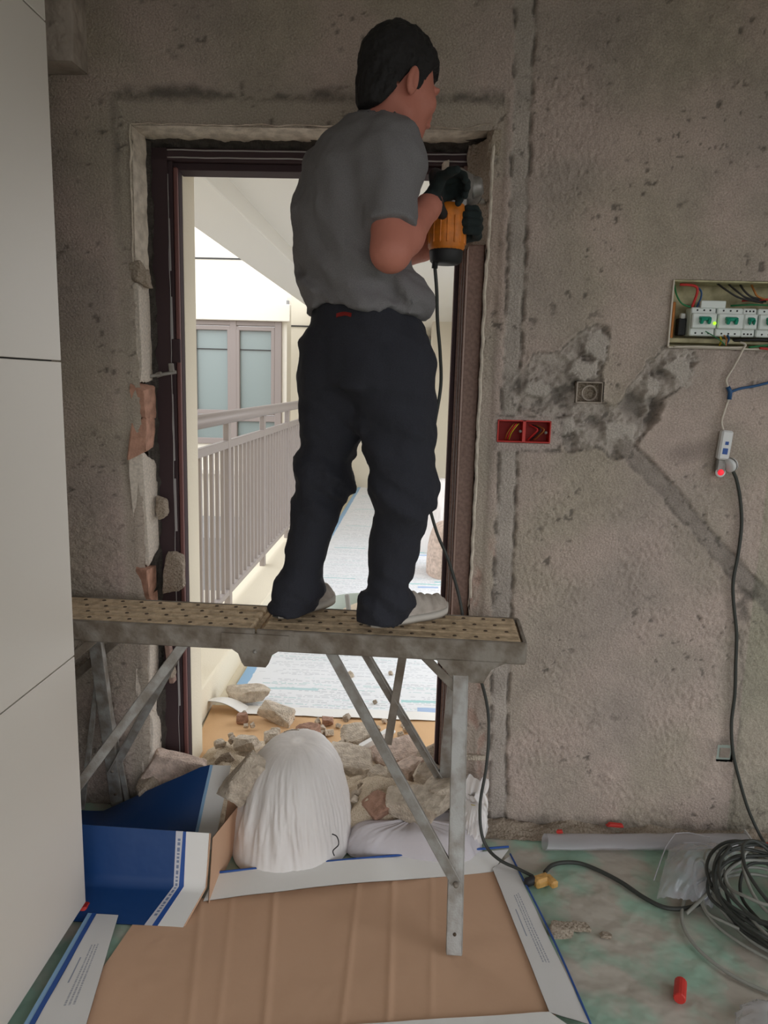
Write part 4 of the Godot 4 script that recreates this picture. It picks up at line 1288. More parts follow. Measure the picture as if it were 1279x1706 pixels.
	var g := func(i: int, j: int) -> Vector3:
		var x := .20 + 1.2 * i / 120.0; var d := j / 14.0
		var h := (.028 * (1.0 - d) * (.5 + nf.get_noise_2d(x * 90, d * 20)) + .006 * nf.get_noise_2d(x * 400, d * 90)) * sstep(1.4, 1.2, x)
		return Vector3(x, maxf(-.002, h), .0 + (.0 if j == 0 else .005) + .075 * (1 - d) * 0.0 + .085 * d)
	var gg := func(i: int, j: int) -> Vector3: return g.call(i, 14 - j)
	tag(one("wall_grit", grid(120, 14, gg), M.mortar_dark, "line of grey grit along the foot of the right hand wall", "rubble"), "", "", "", "stuff")


func build_wall_fittings() -> void:
	# double red switch box
	var t := thing("switch_box", "red double wall box with bare wires right of the doorway", "switch box", Vector3(.33, 1.311, 0))
	var b := MB.new()
	var x0 := .249; var x1 := .411; var y0 := 1.277; var y1 := 1.345; var d := .048
	for q in [[x0 + .002, (y0 + y1) / 2, .004, y1 - y0], [x1 - .002, (y0 + y1) / 2, .004, y1 - y0], [.330, (y0 + y1) / 2, .010, y1 - y0], [.33, y0 + .002, x1 - x0, .004], [.33, y1 - .002, x1 - x0, .004]]:
		b.box(Vector3(q[0], q[1], -d / 2 + .004), Vector3(q[2], q[3], d), Basis(), .0008)
	wpart("box", b.done(), M.red, t)
	wpart("back_plate", MB.new().box(Vector3(.33, (y0 + y1) / 2, -d + .004), Vector3(x1 - x0, y1 - y0, .004)).done(), M.red_dark, t)
	for q in [[.288, 0, "copper"], [.294, .004, "wire_red"], [.30, .002, "wire_yellow"]]:
		var x: float = q[0]
		wpart("wire", MB.new(true).tube(curve([Vector3(x - .01, y0 + .006, -.03), Vector3(x - .006, 1.305, -.012), Vector3(x + .008, 1.328, -.006 + q[1]), Vector3(x + .016, 1.333, -.02)], 6), .0022, 6).done(), M[q[2]], t)
	for q in [[.362, "wire_red"], [.372, "wire_black"], [.382, "copper"]]:
		var x: float = q[0]
		wpart("wire", MB.new(true).tube(curve([Vector3(x - .015, y0 + .006, -.03), Vector3(x - .002, 1.30, -.014), Vector3(x + .010, 1.318, -.008), Vector3(x - .012, 1.330, -.03)], 6), .0022, 6).done(), M[q[1]], t)
	for q in [[.320, 1.311], [.398, 1.309]]:
		wpart("screw_lug", MB.new(true).lathe([Vector2(0, .005), Vector2(.004, .004), Vector2(.005, 0)], Vector3(q[0], q[1], -.006), Basis(Vector3.RIGHT, PI / 2), 8).done(), M.steel, t)
	# old round conduit box left in the broken-out patch
	var k := thing("conduit_box", "grey recessed conduit box in the broken plaster patch", "conduit box", Vector3(.52, 1.434, -.02))
	var kb := MB.new()
	for q in [[.482, 1.434, .004, .064], [.558, 1.434, .004, .064], [.52, 1.404, .08, .004], [.52, 1.464, .08, .004]]:
		kb.box(Vector3(q[0], q[1], -.02), Vector3(q[2], q[3], .04), Basis(), .0008)
	wpart("box", kb.done(), M.concrete, k)
	wpart("back_plate", MB.new().box(Vector3(.52, 1.434, -.04), Vector3(.08, .064, .004)).done(), M.mortar_dark, k)
	var ring := PackedVector3Array()
	for i in 25: ring.append(Vector3(.524 + .022 * cos(TAU * i / 24), 1.432 + .022 * sin(TAU * i / 24), -.022))
	wpart("ring", MB.new(true).tube(ring, .003, 6).done(), M.concrete, k)
	var lb := thing("buried_box", "pale green buried box low on the wall behind the black cable", "switch box", Vector3(1.038, .291, -.01))
	wpart("box", MB.new().box(Vector3(1.038, .291, -.016), Vector3(.052, .058, .02), Basis(), .003).done(), M.basin, lb)
	wpart("lid", MB.new().box(Vector3(1.042, .288, -.006), Vector3(.034, .034, .006), Basis(), .002).done(), M.concrete, lb)


func build_breaker_box() -> void:
	var t := thing("distribution_box", "open electrical distribution box with white breakers in the wall", "breaker box", Vector3(.96, 1.67, 0))
	var x0 := .738; var x1 := 1.198; var y0 := 1.574; var y1 := 1.766; var d := .085
	var cx := (x0 + x1) / 2; var cy := (y0 + y1) / 2
	var b := MB.new()
	b.box(Vector3(cx, cy, -d), Vector3(x1 - x0, y1 - y0, .004))
	for q in [[x0 + .002, cy, .005, y1 - y0], [x1 - .002, cy, .005, y1 - y0], [cx, y0 + .002, x1 - x0, .005], [cx, y1 - .002, x1 - x0, .005]]:
		b.box(Vector3(q[0], q[1], -d / 2 + .004), Vector3(q[2], q[3], d), Basis(), .001)
	wpart("housing", b.done(), M.box_cream, t)
	wpart("lip", MB.new().box(Vector3(cx, y0 - .001, .007), Vector3(x1 - x0, .005, .012), Basis(), .001).box(Vector3(x0, cy, .005), Vector3(.005, y1 - y0, .010), Basis(), .001).done(), M.wire_white, t)
	wpart("din_rail", MB.new().box(Vector3(cx + .02, 1.650, -.062), Vector3(.38, .035, .008), Basis(), .001).done(), M.steel, t)
	wpart("lower_bracket", MB.new().box(Vector3(cx, 1.596, -.055), Vector3(.44, .014, .04), Basis(), .002).done(), M.box_cream, t)
	wpart("earth_bar", MB.new().box(Vector3(.765, 1.655, -.058), Vector3(.010, .11, .012), Basis(), .002).done(), M.copper, t)
	wpart("terminal", MB.new().box(Vector3(.788, 1.636, -.05), Vector3(.022, .05, .03), Basis(), .002).done(), M.black, t)
	wpart("terminal_cap", MB.new().box(Vector3(.788, 1.668, -.042), Vector3(.014, .016, .02), Basis(), .003).done(), M.white_plastic, t)
	# three breaker groups: stepped body, levers, screws
	for q in [[.838, .072, 0.0], [.915, .075, .0], [.972, .040, 0.0], [1.032, .072, .004], [1.108, .072, .004]]:
		var x: float = q[0]; var w: float = q[1]
		var br := wpart("breaker", MB.new().box(Vector3(x, 1.650, -.035), Vector3(w, .082, .05), Basis(), .003).box(Vector3(x, 1.652, -.004), Vector3(w - .001, .044, .016), Basis(), .003).done(), M.breaker, t)
		wpart("toggle", MB.new().box(Vector3(x, 1.658, .008), Vector3(w * .46, .010, .016), Basis(Vector3.RIGHT, .3), .002).box(Vector3(x - w * .15, 1.651, .012), Vector3(w * .13, .016, .014), Basis(Vector3.RIGHT, .5), .002).box(Vector3(x + w * .15, 1.651, .012), Vector3(w * .13, .016, .014), Basis(Vector3.RIGHT, .5), .002).done(), M.teal, br)
		var sc := MB.new()
		for sx in [-.25, .02, .27]:
			for yy in [1.683, 1.617]:
				sc.lathe([Vector2(0, .0012), Vector2(.0026, .0012), Vector2(.003, 0)], Vector3(x + w * sx, yy, -.010), Basis(Vector3.RIGHT, PI / 2), 6)
		wpart("terminal_screws", sc.done(), M.black, br)
	wpart("top_cap", MB.new().box(Vector3(.864, 1.700, -.032), Vector3(.072, .022, .05), Basis(), .002).done(), M.breaker, t)
	wpart("indicator_light", MB.new(true).lathe([Vector2(0, .006), Vector2(.004, .004), Vector2(.005, 0)], Vector3(.868, 1.645, .004), Basis(Vector3.RIGHT, PI / 2), 10).done(), M.led_green, t)
	var W := [
		["wire_green", .0026, [Vector3(.752, 1.758, -.03), Vector3(.755, 1.725, -.01), Vector3(.775, 1.70, -.012), Vector3(.815, 1.692, -.03)]],
		["wire_red", .004, [Vector3(.765, 1.756, -.02), Vector3(.805, 1.752, -.012), Vector3(.815, 1.735, -.012), Vector3(.808, 1.692, -.025)]],
		["wire_blue", .003, [Vector3(.80, 1.758, -.03), Vector3(.826, 1.742, -.02), Vector3(.830, 1.72, -.02), Vector3(.823, 1.692, -.03)]],
		["wire_green", .0016, [Vector3(.845, 1.622, .0), Vector3(.880, 1.600, .012), Vector3(.902, 1.582, .014)]],
		["copper", .0024, [Vector3(.905, 1.612, -.01), Vector3(.906, 1.598, .008), Vector3(.903, 1.580, .012)]],
		["wire_blue", .003, [Vector3(.915, 1.612, -.01), Vector3(.916, 1.600, .0), Vector3(.913, 1.585, -.01)]],
		["wire_yellow", .003, [Vector3(.896, 1.612, -.02), Vector3(.896, 1.598, -.006), Vector3(.898, 1.583, -.02)]],
		["wire_black", .003, [Vector3(.875, 1.764, -.03), Vector3(.905, 1.738, -.012), Vector3(.945, 1.720, -.015), Vector3(1.02, 1.712, -.04)]],
		["wire_black", .003, [Vector3(.91, 1.764, -.035), Vector3(.935, 1.738, -.018), Vector3(.965, 1.722, -.02), Vector3(1.03, 1.716, -.045)]],
		["wire_black", .003, [Vector3(.945, 1.764, -.035), Vector3(.955, 1.742, -.022), Vector3(.985, 1.724, -.025), Vector3(1.05, 1.720, -.045)]],
		["copper", .003, [Vector3(.978, 1.764, -.035), Vector3(.984, 1.742, -.022), Vector3(1.0, 1.726, -.025), Vector3(1.06, 1.715, -.045)]],
		["wire_green", .003, [Vector3(.93, 1.702, -.05), Vector3(1.0, 1.704, -.03), Vector3(1.15, 1.702, -.05)]],
		["wire_red", .003, [Vector3(.96, 1.716, -.045), Vector3(1.05, 1.722, -.03), Vector3(1.15, 1.724, -.05)]],
		["wire_black", .005, [Vector3(.94, 1.600, -.04), Vector3(1.02, 1.602, -.02), Vector3(1.16, 1.600, -.05)]],
		["wire_white", .0035, [Vector3(.752, 1.574, .016), Vector3(.83, 1.576, .020), Vector3(.90, 1.575, .018), Vector3(.955, 1.577, .016)]],
		["wire_red", .0035, [Vector3(1.00, 1.576, .018), Vector3(1.06, 1.572, .02), Vector3(1.15, 1.572, .02)]],
		["wire_green", .003, [Vector3(.97, 1.578, .014), Vector3(1.02, 1.585, .014), Vector3(1.08, 1.590, .0)]],
	]
	for q in W:
		wpart("wire", MB.new(true).tube(curve(q[2], 6), q[1], 6).done(), M[q[0]], t)
	# socket strip that hangs from the box
	var s := thing("socket_strip", "white socket strip hanging by its twisted wires on the wall", "socket", Vector3(.93, 1.27, .015))
	s.rotation.z = 0.0
	wpart("lead", MB.new(true).tube(curve([Vector3(.945, 1.592, .012), Vector3(.957, 1.585, .020), Vector3(.952, 1.572, .020), Vector3(.934, 1.522, .012), Vector3(.917, 1.485, .010), Vector3(.920, 1.468, .012), Vector3(.930, 1.44, .012), Vector3(.922, 1.40, .012), Vector3(.915, 1.36, .012), Vector3(.921, 1.335, .014)], 8), .0032, 6).done(), M.wire_white, s)
	wpart("joint_tape", MB.new(true).tube(PackedVector3Array([Vector3(.922, 1.462, .013), Vector3(.930, 1.448, .014), Vector3(.930, 1.425, .013)]), .0065, 8).done(), M.wire_blue, s)
	var bs := Basis(Vector3.BACK, -.07)
	wpart("body", MB.new().box(Vector3(.926, 1.290, .022), Vector3(.034, .088, .026), bs, .005).done(), M.white_plastic, s)
	wpart("label", MB.new().box(Vector3(.928, 1.296, .0355), Vector3(.010, .010, .001), bs).box(Vector3(.925, 1.272, .0355), Vector3(.015, .018, .001), bs).done(), M.ink_blue, s)
	wpart("socket_face", MB.new().box(Vector3(.922, 1.226, .020), Vector3(.030, .044, .020), bs, .004).done(), M.tool_grey, s)
	wpart("switch_light", MB.new(true).lathe([Vector2(0, .008), Vector2(.008, .006), Vector2(.010, 0)], Vector3(.921, 1.208, .028), Basis(Vector3.RIGHT, PI / 2), 12).done(), M.led_red, s)
	wpart("rim", MB.new(true).lathe([Vector2(.010, .004), Vector2(.0145, .003), Vector2(.0155, 0)], Vector3(.921, 1.208, .026), Basis(Vector3.RIGHT, PI / 2), 14).done(), M.white_plastic, s)
	var pg := thing("plug", "round white plug in the side of the hanging socket strip", "plug", Vector3(.948, 1.232, .03))
	part("body", MB.new(true).lathe([Vector2(0, -.012), Vector2(.018, -.012), Vector2(.021, -.008), Vector2(.021, .006), Vector2(.016, .012), Vector2(0, .013)], V0, Basis(Vector3(0, 1, .0).normalized(), .5) * Basis(Vector3.BACK, -PI / 2 + .3), 18).done(), M.white_plastic, pg)
	part("band", MB.new(true).lathe([Vector2(.0215, -.003), Vector2(.022, 0), Vector2(.0215, .003)], V0, Basis(Vector3(0, 1, .0).normalized(), .5) * Basis(Vector3.BACK, -PI / 2 + .3), 18).done(), M.tool_grey, pg)
	one("cable", MB.new(true).tube(curve([Vector3(.955, 1.215, .03), Vector3(.972, 1.185, .025), Vector3(.992, 1.13, .016), Vector3(1.006, 1.05, .014), Vector3(1.006, .96, .014), Vector3(1.000, .87, .014), Vector3(1.008, .80, .015), Vector3(1.028, .70, .014), Vector3(1.036, .60, .014), Vector3(1.044, .50, .014), Vector3(1.044, .40, .014), Vector3(1.058, .30, .018), Vector3(1.086, .21, .022), Vector3(1.118, .12, .03), Vector3(1.150, .05, .05), Vector3(1.165, .016, .11), Vector3(1.16, .010, .2), Vector3(1.12, .010, .29)], 8), .0052, 8).done(), M.cable, "dark cable running down the right wall from the socket strip", "cable")
	one("cable", MB.new(true).tube(curve([Vector3(.927, 1.445, .013), Vector3(.96, 1.458, .010), Vector3(1.0, 1.466, .009), Vector3(1.05, 1.480, .009), Vector3(1.12, 1.50, .01), Vector3(1.2, 1.53, .01)], 6), .0042, 6).done(), M.wire_blue, "thin blue grey cable leading right from the taped joint", "cable")


func build_floor_things() -> void:
	# the lead of the power tool: down past the platform to the yellow plug and on to the coil
	one("tool_cord", MB.new(true).tube(curve([Vector3(.036, 1.765, .185), Vector3(.044, 1.70, .18), Vector3(.050, 1.62, .16), Vector3(.062, 1.53, .13), Vector3(.068, 1.44, .10), Vector3(.055, 1.33, .09), Vector3(.042, 1.22, .08), Vector3(.044, 1.11, .06), Vector3(.074, 1.00, .04), Vector3(.115, .91, .05), Vector3(.152, .80, .085), Vector3(.172, .70, .095), Vector3(.20, .60, .08), Vector3(.235, .52, .05), Vector3(.262, .42, .045), Vector3(.266, .33, .07), Vector3(.258, .25, .11), Vector3(.240, .17, .165), Vector3(.243, .10, .20), Vector3(.262, .055, .22), Vector3(.30, .035, .25), Vector3(.35, .026, .272), Vector3(.392, .020, .295)], 8), .0052, 8).done(), M.cable, "black lead dropping from the power tool to the yellow connector", "cable")
	var pc := thing("connector", "yellow cable connector on the green floor by the carton corner", "connector", Vector3(.415, .018, .31))
	part("body", MB.new().box(Vector3(.0, 0, 0), Vector3(.055, .030, .034), Basis(Vector3.UP, .5), .007).done(), M.plug_yellow, pc)
	part("prong_block", MB.new().box(Vector3(.026, .004, .006), Vector3(.024, .022, .044), Basis(Vector3.UP, .5), .005).done(), M.plug_yellow, pc)
	part("boot", MB.new(true).lathe([Vector2(0, -.02), Vector2(.010, -.02), Vector2(.013, -.012), Vector2(.013, .012), Vector2(.008, .018), Vector2(0, .018)], Vector3(-.034, .002, .008), Basis(Vector3.UP, .5) * Basis(Vector3.BACK, PI / 2), 12).done(), M.black, pc)
	one("floor_cable", MB.new(true).tube(curve([Vector3(.432, .014, .265), Vector3(.46, .010, .225), Vector3(.50, .008, .205), Vector3(.55, .008, .205), Vector3(.60, .008, .235), Vector3(.655, .008, .285), Vector3(.70, .008, .345), Vector3(.75, .008, .385), Vector3(.81, .010, .385), Vector3(.86, .014, .36), Vector3(.905, .03, .32), Vector3(.925, .05, .275)], 8), .0062, 8).done(), M.cable, "thick cable curving over the green floor towards the coil", "cable")
	# loose coil of cable
	var c := thing("cable_coil", "loose coil of dark cable at the right edge of the floor", "cable coil", Vector3(1.02, 0, .40))
	var r := RandomNumberGenerator.new(); r.seed = 77
	for k in 15:
		var pts := []
		var cx := 1.035 + r.randf_range(-.02, .03); var cz := .40 + r.randf_range(-.03, .03)
		var ra := r.randf_range(.07, .175); var rb := r.randf_range(.09, .215); var tilt := r.randf_range(-.35, .35); var y0 := .012 + .0065 * k
		var ph := r.randf() * TAU
		for i in 15:
			var a := ph + TAU * i / 14.0
			pts.append(Vector3(cx + ra * cos(a), maxf(.007, y0 + tilt * .12 * sin(a + ph) + .012 * r.randf() + .03 * maxf(0.0, -sin(a)) ), cz + rb * sin(a)))
		wpart("loop", MB.new(true).tube(curve(pts, 6), .0048, 7).done(), M.cable if k % 3 else M.cable_highlight, c)  # every third loop paler, standing for highlights on the dark cable
	for q in [[Vector3(.93, .05, .275), Vector3(.855, .018, .30), Vector3(.800, .010, .38), Vector3(.775, .008, .46), Vector3(.785, .008, .54), Vector3(.83, .008, .615), Vector3(.885, .008, .66), Vector3(.95, .008, .69), Vector3(1.03, .008, .69), Vector3(1.12, .01, .62)],
		[Vector3(.955, .02, .36), Vector3(.905, .06, .30), Vector3(.885, .085, .27), Vector3(.862, .075, .285), Vector3(.850, .035, .34), Vector3(.862, .008, .42), Vector3(.90, .008, .50), Vector3(.97, .008, .57), Vector3(1.05, .01, .61)],
		[Vector3(.80, .012, .41), Vector3(.855, .03, .37), Vector3(.91, .055, .33), Vector3(.945, .085, .28), Vector3(.94, .10, .25), Vector3(.905, .095, .25), Vector3(.89, .06, .31), Vector3(.90, .02, .40), Vector3(.94, .008, .50), Vector3(1.0, .008, .56)]]:
		wpart("stray_loop", MB.new(true).tube(curve(q, 8), .0048, 7).done(), M.cable_highlight, c)
	# clear film: a flat tube along the wall and a crumpled bag in front of it
	var f := thing("film_tube", "flattened clear plastic film sleeve lying along the wall", "film", Vector3(.78, 0, .10))
	var ff := func(i: int, j: int) -> Vector3:
		var u := i / 70.0; var a := TAU * j / 16.0
		var x := lerpf(.455, 1.115, u)
		var w := .036 + .004 * nf.get_noise_2d(x * 60, 5)
		return Vector3(x + .008 * sin(a), .022 + .018 * sin(a) + .003 * nf.get_noise_2d(x * 120, j * 9.0), lerpf(.125, .065, u) + w * cos(a))
	wpart("sleeve", grid(70, 16, ff), M.film_dense, f)
	wpart("end_seal", MB.new().box(Vector3(1.118, .022, .064), Vector3(.006, .04, .07), Basis(), .002).done(), M.white_plastic, f)
	var b := thing("plastic_bag", "crumpled clear plastic bag in front of the film sleeve", "plastic bag", Vector3(.90, 0, .24))
	var bf := func(i: int, j: int) -> Vector3:
		var u := i / 40.0; var v := j / 30.0
		var p := Vector3(.735, .006, .355).lerp(Vector3(.88, .006, .385), u).lerp(Vector3(.845, .004, .13).lerp(Vector3(1.07, .004, .11), u), v)
		p.y += .075 * pow(sin(PI * clampf(v * .9 + .05, 0, 1)), .8) * pow(sin(PI * clampf(u, .03, .97)), .5) + .018 * absf(nf.get_noise_2d(u * 70, v * 60)) + .02 * absf(sin(u * 6 + v * 4)) * v
		return p
	wpart("film", grid(40, 30, bf, false, .001), M.film, b)
	for q in [[Vector3(.742, .03, .30), Vector3(.80, .075, .21), Vector3(.848, .088, .15)], [Vector3(.848, .09, .15), Vector3(.90, .085, .135), Vector3(.96, .075, .14)], [Vector3(.86, .085, .19), Vector3(.91, .088, .19), Vector3(.95, .08, .20)]]:
		wpart("crease_glint", MB.new(true).tube(curve(q, 6), .0018, 5).done(), M.film_dense, b)  # pale strands along the folds stand in for highlights on the film
	one("red_stub", MB.new(false).lathe([Vector2(0, -.030), Vector2(.0135, -.030), Vector2(.0145, -.028), Vector2(.0145, .027), Vector2(.0125, .030), Vector2(0, .030)], Vector3(.686, .0165, .69), Basis(Vector3.UP, -.38) * Basis(Vector3.RIGHT, PI / 2), 14).done(), M.red, "short red tube stub on the floor at bottom right", "tube")
	for q in [[Vector3(.70, .034, .030), Vector3(.052, .012, .016), 251, "crumpled red scrap at the foot of the wall above the film sleeve"], [Vector3(.505, .045, .10), Vector3(.020, .012, .012), 252, "tiny red scrap at the left end of the film sleeve"], [Vector3(1.17, .012, .065), Vector3(.04, .012, .014), 253, "red scrap right of the film sleeve by the cable"], [Vector3(-.87, .012, .52), Vector3(.04, .02, .03), 254, "red scrap under the cabinet corner at the left"]]:
		one("red_scrap", rock(q[1], q[2], 8, .2), M.red, q[3], "scrap", q[0])
	one("white_bag", dome(Vector3(.865, .002, .79), .075, .07, .05, Vector2(0, 0), .2, 61, .1, 80, 20), M.film_dense, "crumpled pale plastic bag at the bottom right corner", "plastic bag")


# ------------------------------------------------------------------ the man and his power tool
const HEAD := Vector3(-.077, 2.166, .285)
var HB := Basis()        # head axes: x = his right, y = up, z = backwards


func head_d(p: Vector3) -> float:
	var q := HB.transposed() * (p - HEAD)      # x right, y up, -z forward
	q /= Vector3(1.0, 1.09, 1.0)
	var d := ell(q - Vector3(0, .032, .012), Vector3(.076, .096, .096))
	d = smin(d, ell(q - Vector3(0, -.022, -.038), Vector3(.062, .088, .058)), .03)
	d = smin(d, ell(q - Vector3(0, -.070, -.050), Vector3(.046, .042, .046)), .025)      # jaw
	d = smin(d, (q - Vector3(0, -.098, -.078)).length() - .016, .02)                      # chin
	var ax := absf(q.x)
	var m := Vector3(ax, q.y, q.z)
	d = smin(d, (m - Vector3(.044, -.012, -.066)).length() - .026, .02)                   # cheek bones
	d = smin(d, (m - Vector3(.050, -.062, -.012)).length() - .020, .03)                   # jaw angle
	d = smin(d, ell(m - Vector3(.030, .030, -.086), Vector3(.026, .008, .010)), .012)     # brow
	d = maxf(d, -((m - Vector3(.031, .010, -.104)).length() - .016))                       # eye sockets
	d = smin(d, ell(q - Vector3(0, -.012, -.102), Vector3(.011, .028, .016)), .010)       # nose
	d = smin(d, ell(m - Vector3(.009, -.034, -.104), Vector3(.010, .008, .011)), .008)
	d = smin(d, ell(q - Vector3(0, -.058, -.092), Vector3(.022, .005, .009)), .006)       # lips
	d = smin(d, ell(q - Vector3(0, -.068, -.090), Vector3(.018, .006, .009)), .006)
	# ears
	var e := Basis(Vector3.UP, -.35) * (m - Vector3(.083, -.006, .008))
	var ear := ell(e, Vector3(.009, .033, .020))
	ear = maxf(ear, -ell(e - Vector3(.010, .003, -.002), Vector3(.007, .022, .012)))
	d = smin(d, ear, .006)
	return d


func hair_d(p: Vector3) -> float:
	var q := HB.transposed() * (p - HEAD) / Vector3(1.0, 1.09, 1.0)
	var n := .006 * nf.get_noise_3d(q.x * 900, q.y * 320, q.z * 900) + .005 * nf.get_noise_3d(q.x * 160, q.y * 160, q.z * 160)
	var th := .0065 + .009 * sstep(.0, .10, q.y) + .006 * sstep(.0, -.07, q.z) * sstep(.04, .08, q.y)
	var d := ell(q - Vector3(0, .032, .012), Vector3(.076, .096, .096)) - th + n
	d = smin(d, ell(q - Vector3(0, -.02, .035), Vector3(.062, .07, .062)) - .006 + n, .02)
	# hair line: nape at the back, over the ear, up to the forehead
	var line := lerpf(-.072, .016, sstep(.060, .012, q.z))
	line = lerpf(line, -.012, sstep(.012, -.004, q.z) * sstep(-.034, -.02, q.z))      # side-burn
	line = lerpf(line, .066, sstep(-.022, -.062, q.z))
	return maxf(d, line - q.y + n * .8) * 1.05


# a gloved hand: wrist, direction of the knuckles, direction the palm faces, side (+1: thumb at -lateral)
func hand_bones(w: Vector3, dir: Vector3, palm: Vector3, side: float, curl: Array, thumb_dir: Vector3) -> Array:
	var d := dir.normalized(); var n := (palm - d * palm.dot(d)).normalized(); var l := d.cross(n) * side
	var o := []
	var k := w + d * .088
	for i in 4:
		var off: float = [-.030, -.010, .011, .030][i]
		o.append([w + l * off * .65 + d * .012, .017, k + l * off - d * (.0 if i in [1, 2] else .006), .0135])
	for i in 4:
		var off: float = [-.030, -.010, .011, .030][i]
		var len: float = [.94, 1.05, 1.0, .82][i]
		var p := k + l * off - d * (.0 if i in [1, 2] else .006)
		var a := 0.0
		for s in 3:
			a += curl[s] * [.95, 1.0, 1.04, 1.1][i]
			var e: Vector3 = p + (d * cos(a) + n * sin(a)) * [.044, .028, .022][s] * len
			o.append([p, [.0118, .0108, .0100][s], e, [.0108, .0100, .0090][s]])
			p = e
	var t0 := w + d * .024 - l * .028 + n * .008
	var t1 := t0 + (thumb_dir.normalized() * .6 - l * .5 + d * .3).normalized() * .042
	var t2 := t1 + thumb_dir.normalized() * .032
	var t3 := t2 + (thumb_dir.normalized() + n * .35).normalized() * .024
	o.append([t0, .016, t1, .0135]); o.append([t1, .0128, t2, .0115]); o.append([t2, .0112, t3, .0098])
	return o


var shirt_b := PackedFloat32Array()
var sleeve_r := PackedFloat32Array()
var sleeve_l := PackedFloat32Array()
var back_b := PackedFloat32Array()
var trouser_b := PackedFloat32Array()
var body_b := PackedFloat32Array()
const R_SH := Vector3(-.088, 1.985, .372)
const R_EL := Vector3(-.074, 1.752, .455)
const R_WR := Vector3(.012, 1.888, .300)
const L_SH := Vector3(-.245, 2.020, .135)
const L_EL := Vector3(-.055, 1.830, .020)
const L_WR := Vector3(.100, 1.872, .075)
var TF := Vector3(.77, 0, -.64)    # the way his chest points
var TR := Vector3(.64, 0, .77)     # his right


func torso_d(p: Vector3, grow: float) -> float:
	# stacked ellipses along the spine, seen in his own axes
	var y := p.y
	var t := clampf((y - 1.50) / .60, 0.0, 1.0)
	var K := [[0.0, -.150, .240, .168, .118], [.20, -.165, .240, .160, .120], [.42, -.185, .248, .165, .125], [.62, -.190, .262, .180, .128], [.80, -.172, .270, .190, .115], [.92, -.148, .275, .150, .090], [1.0, -.125, .275, .080, .070]]
	var i := 0
	while i < K.size() - 2 and t > K[i + 1][0]: i += 1
	var u: float = (t - K[i][0]) / (K[i + 1][0] - K[i][0])
	u = u * u * (3 - 2 * u) * .5 + u * .5
	var cx := lerpf(K[i][1], K[i + 1][1], u); var cz := lerpf(K[i][2], K[i + 1][2], u)
	var a := lerpf(K[i][3], K[i + 1][3], u) + grow; var b := lerpf(K[i][4], K[i + 1][4], u) + grow
	var q := Vector2((p.x - cx) * TR.x + (p.z - cz) * TR.z, (p.x - cx) * TF.x + (p.z - cz) * TF.z)
	var l := Vector2(q.x / a, q.y / b).length()
	var d := (l - 1.0) * minf(a, b) * .95
	var over := maxf(y - 2.10, 1.50 - y)
	if over > 0.0: d = maxf(d, 0.0) + over if d > 0 else maxf(d, over)
	return d


func shirt_d(p: Vector3) -> float:
	# hem, dropping lower at the right where the shirt tail hangs out
	var hem := 1.640 - .030 * sstep(-.16, .02, p.x) - .018 * sstep(-.22, -.31, p.x) - .016 * nf.get_noise_3d(p.x * 160, 0, p.z * 160)
	var d := torso_d(p, .008)
	d = smin(d, limbs(back_b, p, .05), .05)
	d = smin(d, ell(p - Vector3(-.030, 1.640, .300), Vector3(.060, .080, .070)), .05)
	d = maxf(d, hem - p.y)
	var ra := (R_EL - R_SH).normalized()
	var sl := limbs(sleeve_r, p, .03)
	sl = maxf(sl, (p - R_SH).dot(ra) - .188 - .006 * nf.get_noise_3d(p.x * 300, p.y * 100, p.z * 300))
	var la := (L_EL - L_SH).normalized()
	var s2 := maxf(limbs(sleeve_l, p, .03), (p - L_SH).dot(la) - .17)
	d = smin(smin(d, sl, .035), s2, .04)
	# folds: drapes down the back, bunching at the waist, pulls towards the raised arm
	var f := .012 * nf.get_noise_3d(p.x * 130 + p.y * 60, p.y * 50 - p.x * 60, p.z * 130)
	f += .022 * sstep(1.86, 1.66, p.y) * nf.get_noise_3d(p.x * 90 + 40, p.y * 240 + p.x * 120, p.z * 90)
	f += .010 * nf.get_noise_3d(p.x * 170 + p.y * 170, p.y * 60 - p.x * 90 + 50, p.z * 120)
	d += f
	d = maxf(d, -(p.distance_to(HEAD + Vector3(-.025, -.080, .0)) - .072))
	return d


func trouser_d(p: Vector3) -> float:
	var d := limbs(trouser_b, p, .05)
	if p.y > 1.40:
		var q := torso_d(Vector3(p.x, maxf(p.y, 1.50), p.z), .006 - .024 * sstep(1.56, 1.62, p.y))
		d = smin(d, maxf(q, 1.44 - p.y), .06)
	var f := .014 * nf.get_noise_3d(p.x * 110, p.y * 90, p.z * 110)
	for k in [[1.15, .10, .030], [.85, .09, .034], [1.32, .08, .022], [1.55, .06, .020]]:
		f += k[2] * exp(-pow((p.y - k[0]) / k[1], 2)) * nf.get_noise_3d(p.x * 80, p.y * 200 + p.x * 130, p.z * 80)
	d += f
	d = maxf(d, p.y - 1.655)
	d = maxf(d, .772 - p.y + .02 * nf.get_noise_3d(p.x * 50, 0, p.z * 50))
	return d


func body_d(p: Vector3) -> float:
	var d := limbs(body_b, p, .022)
	if p.y > 1.45 and p.y < 2.14: d = smin(d, torso_d(p, -.016), .03)
	if p.distance_to(HEAD) < .30: d = smin(d, head_d(p), .022)
	return d


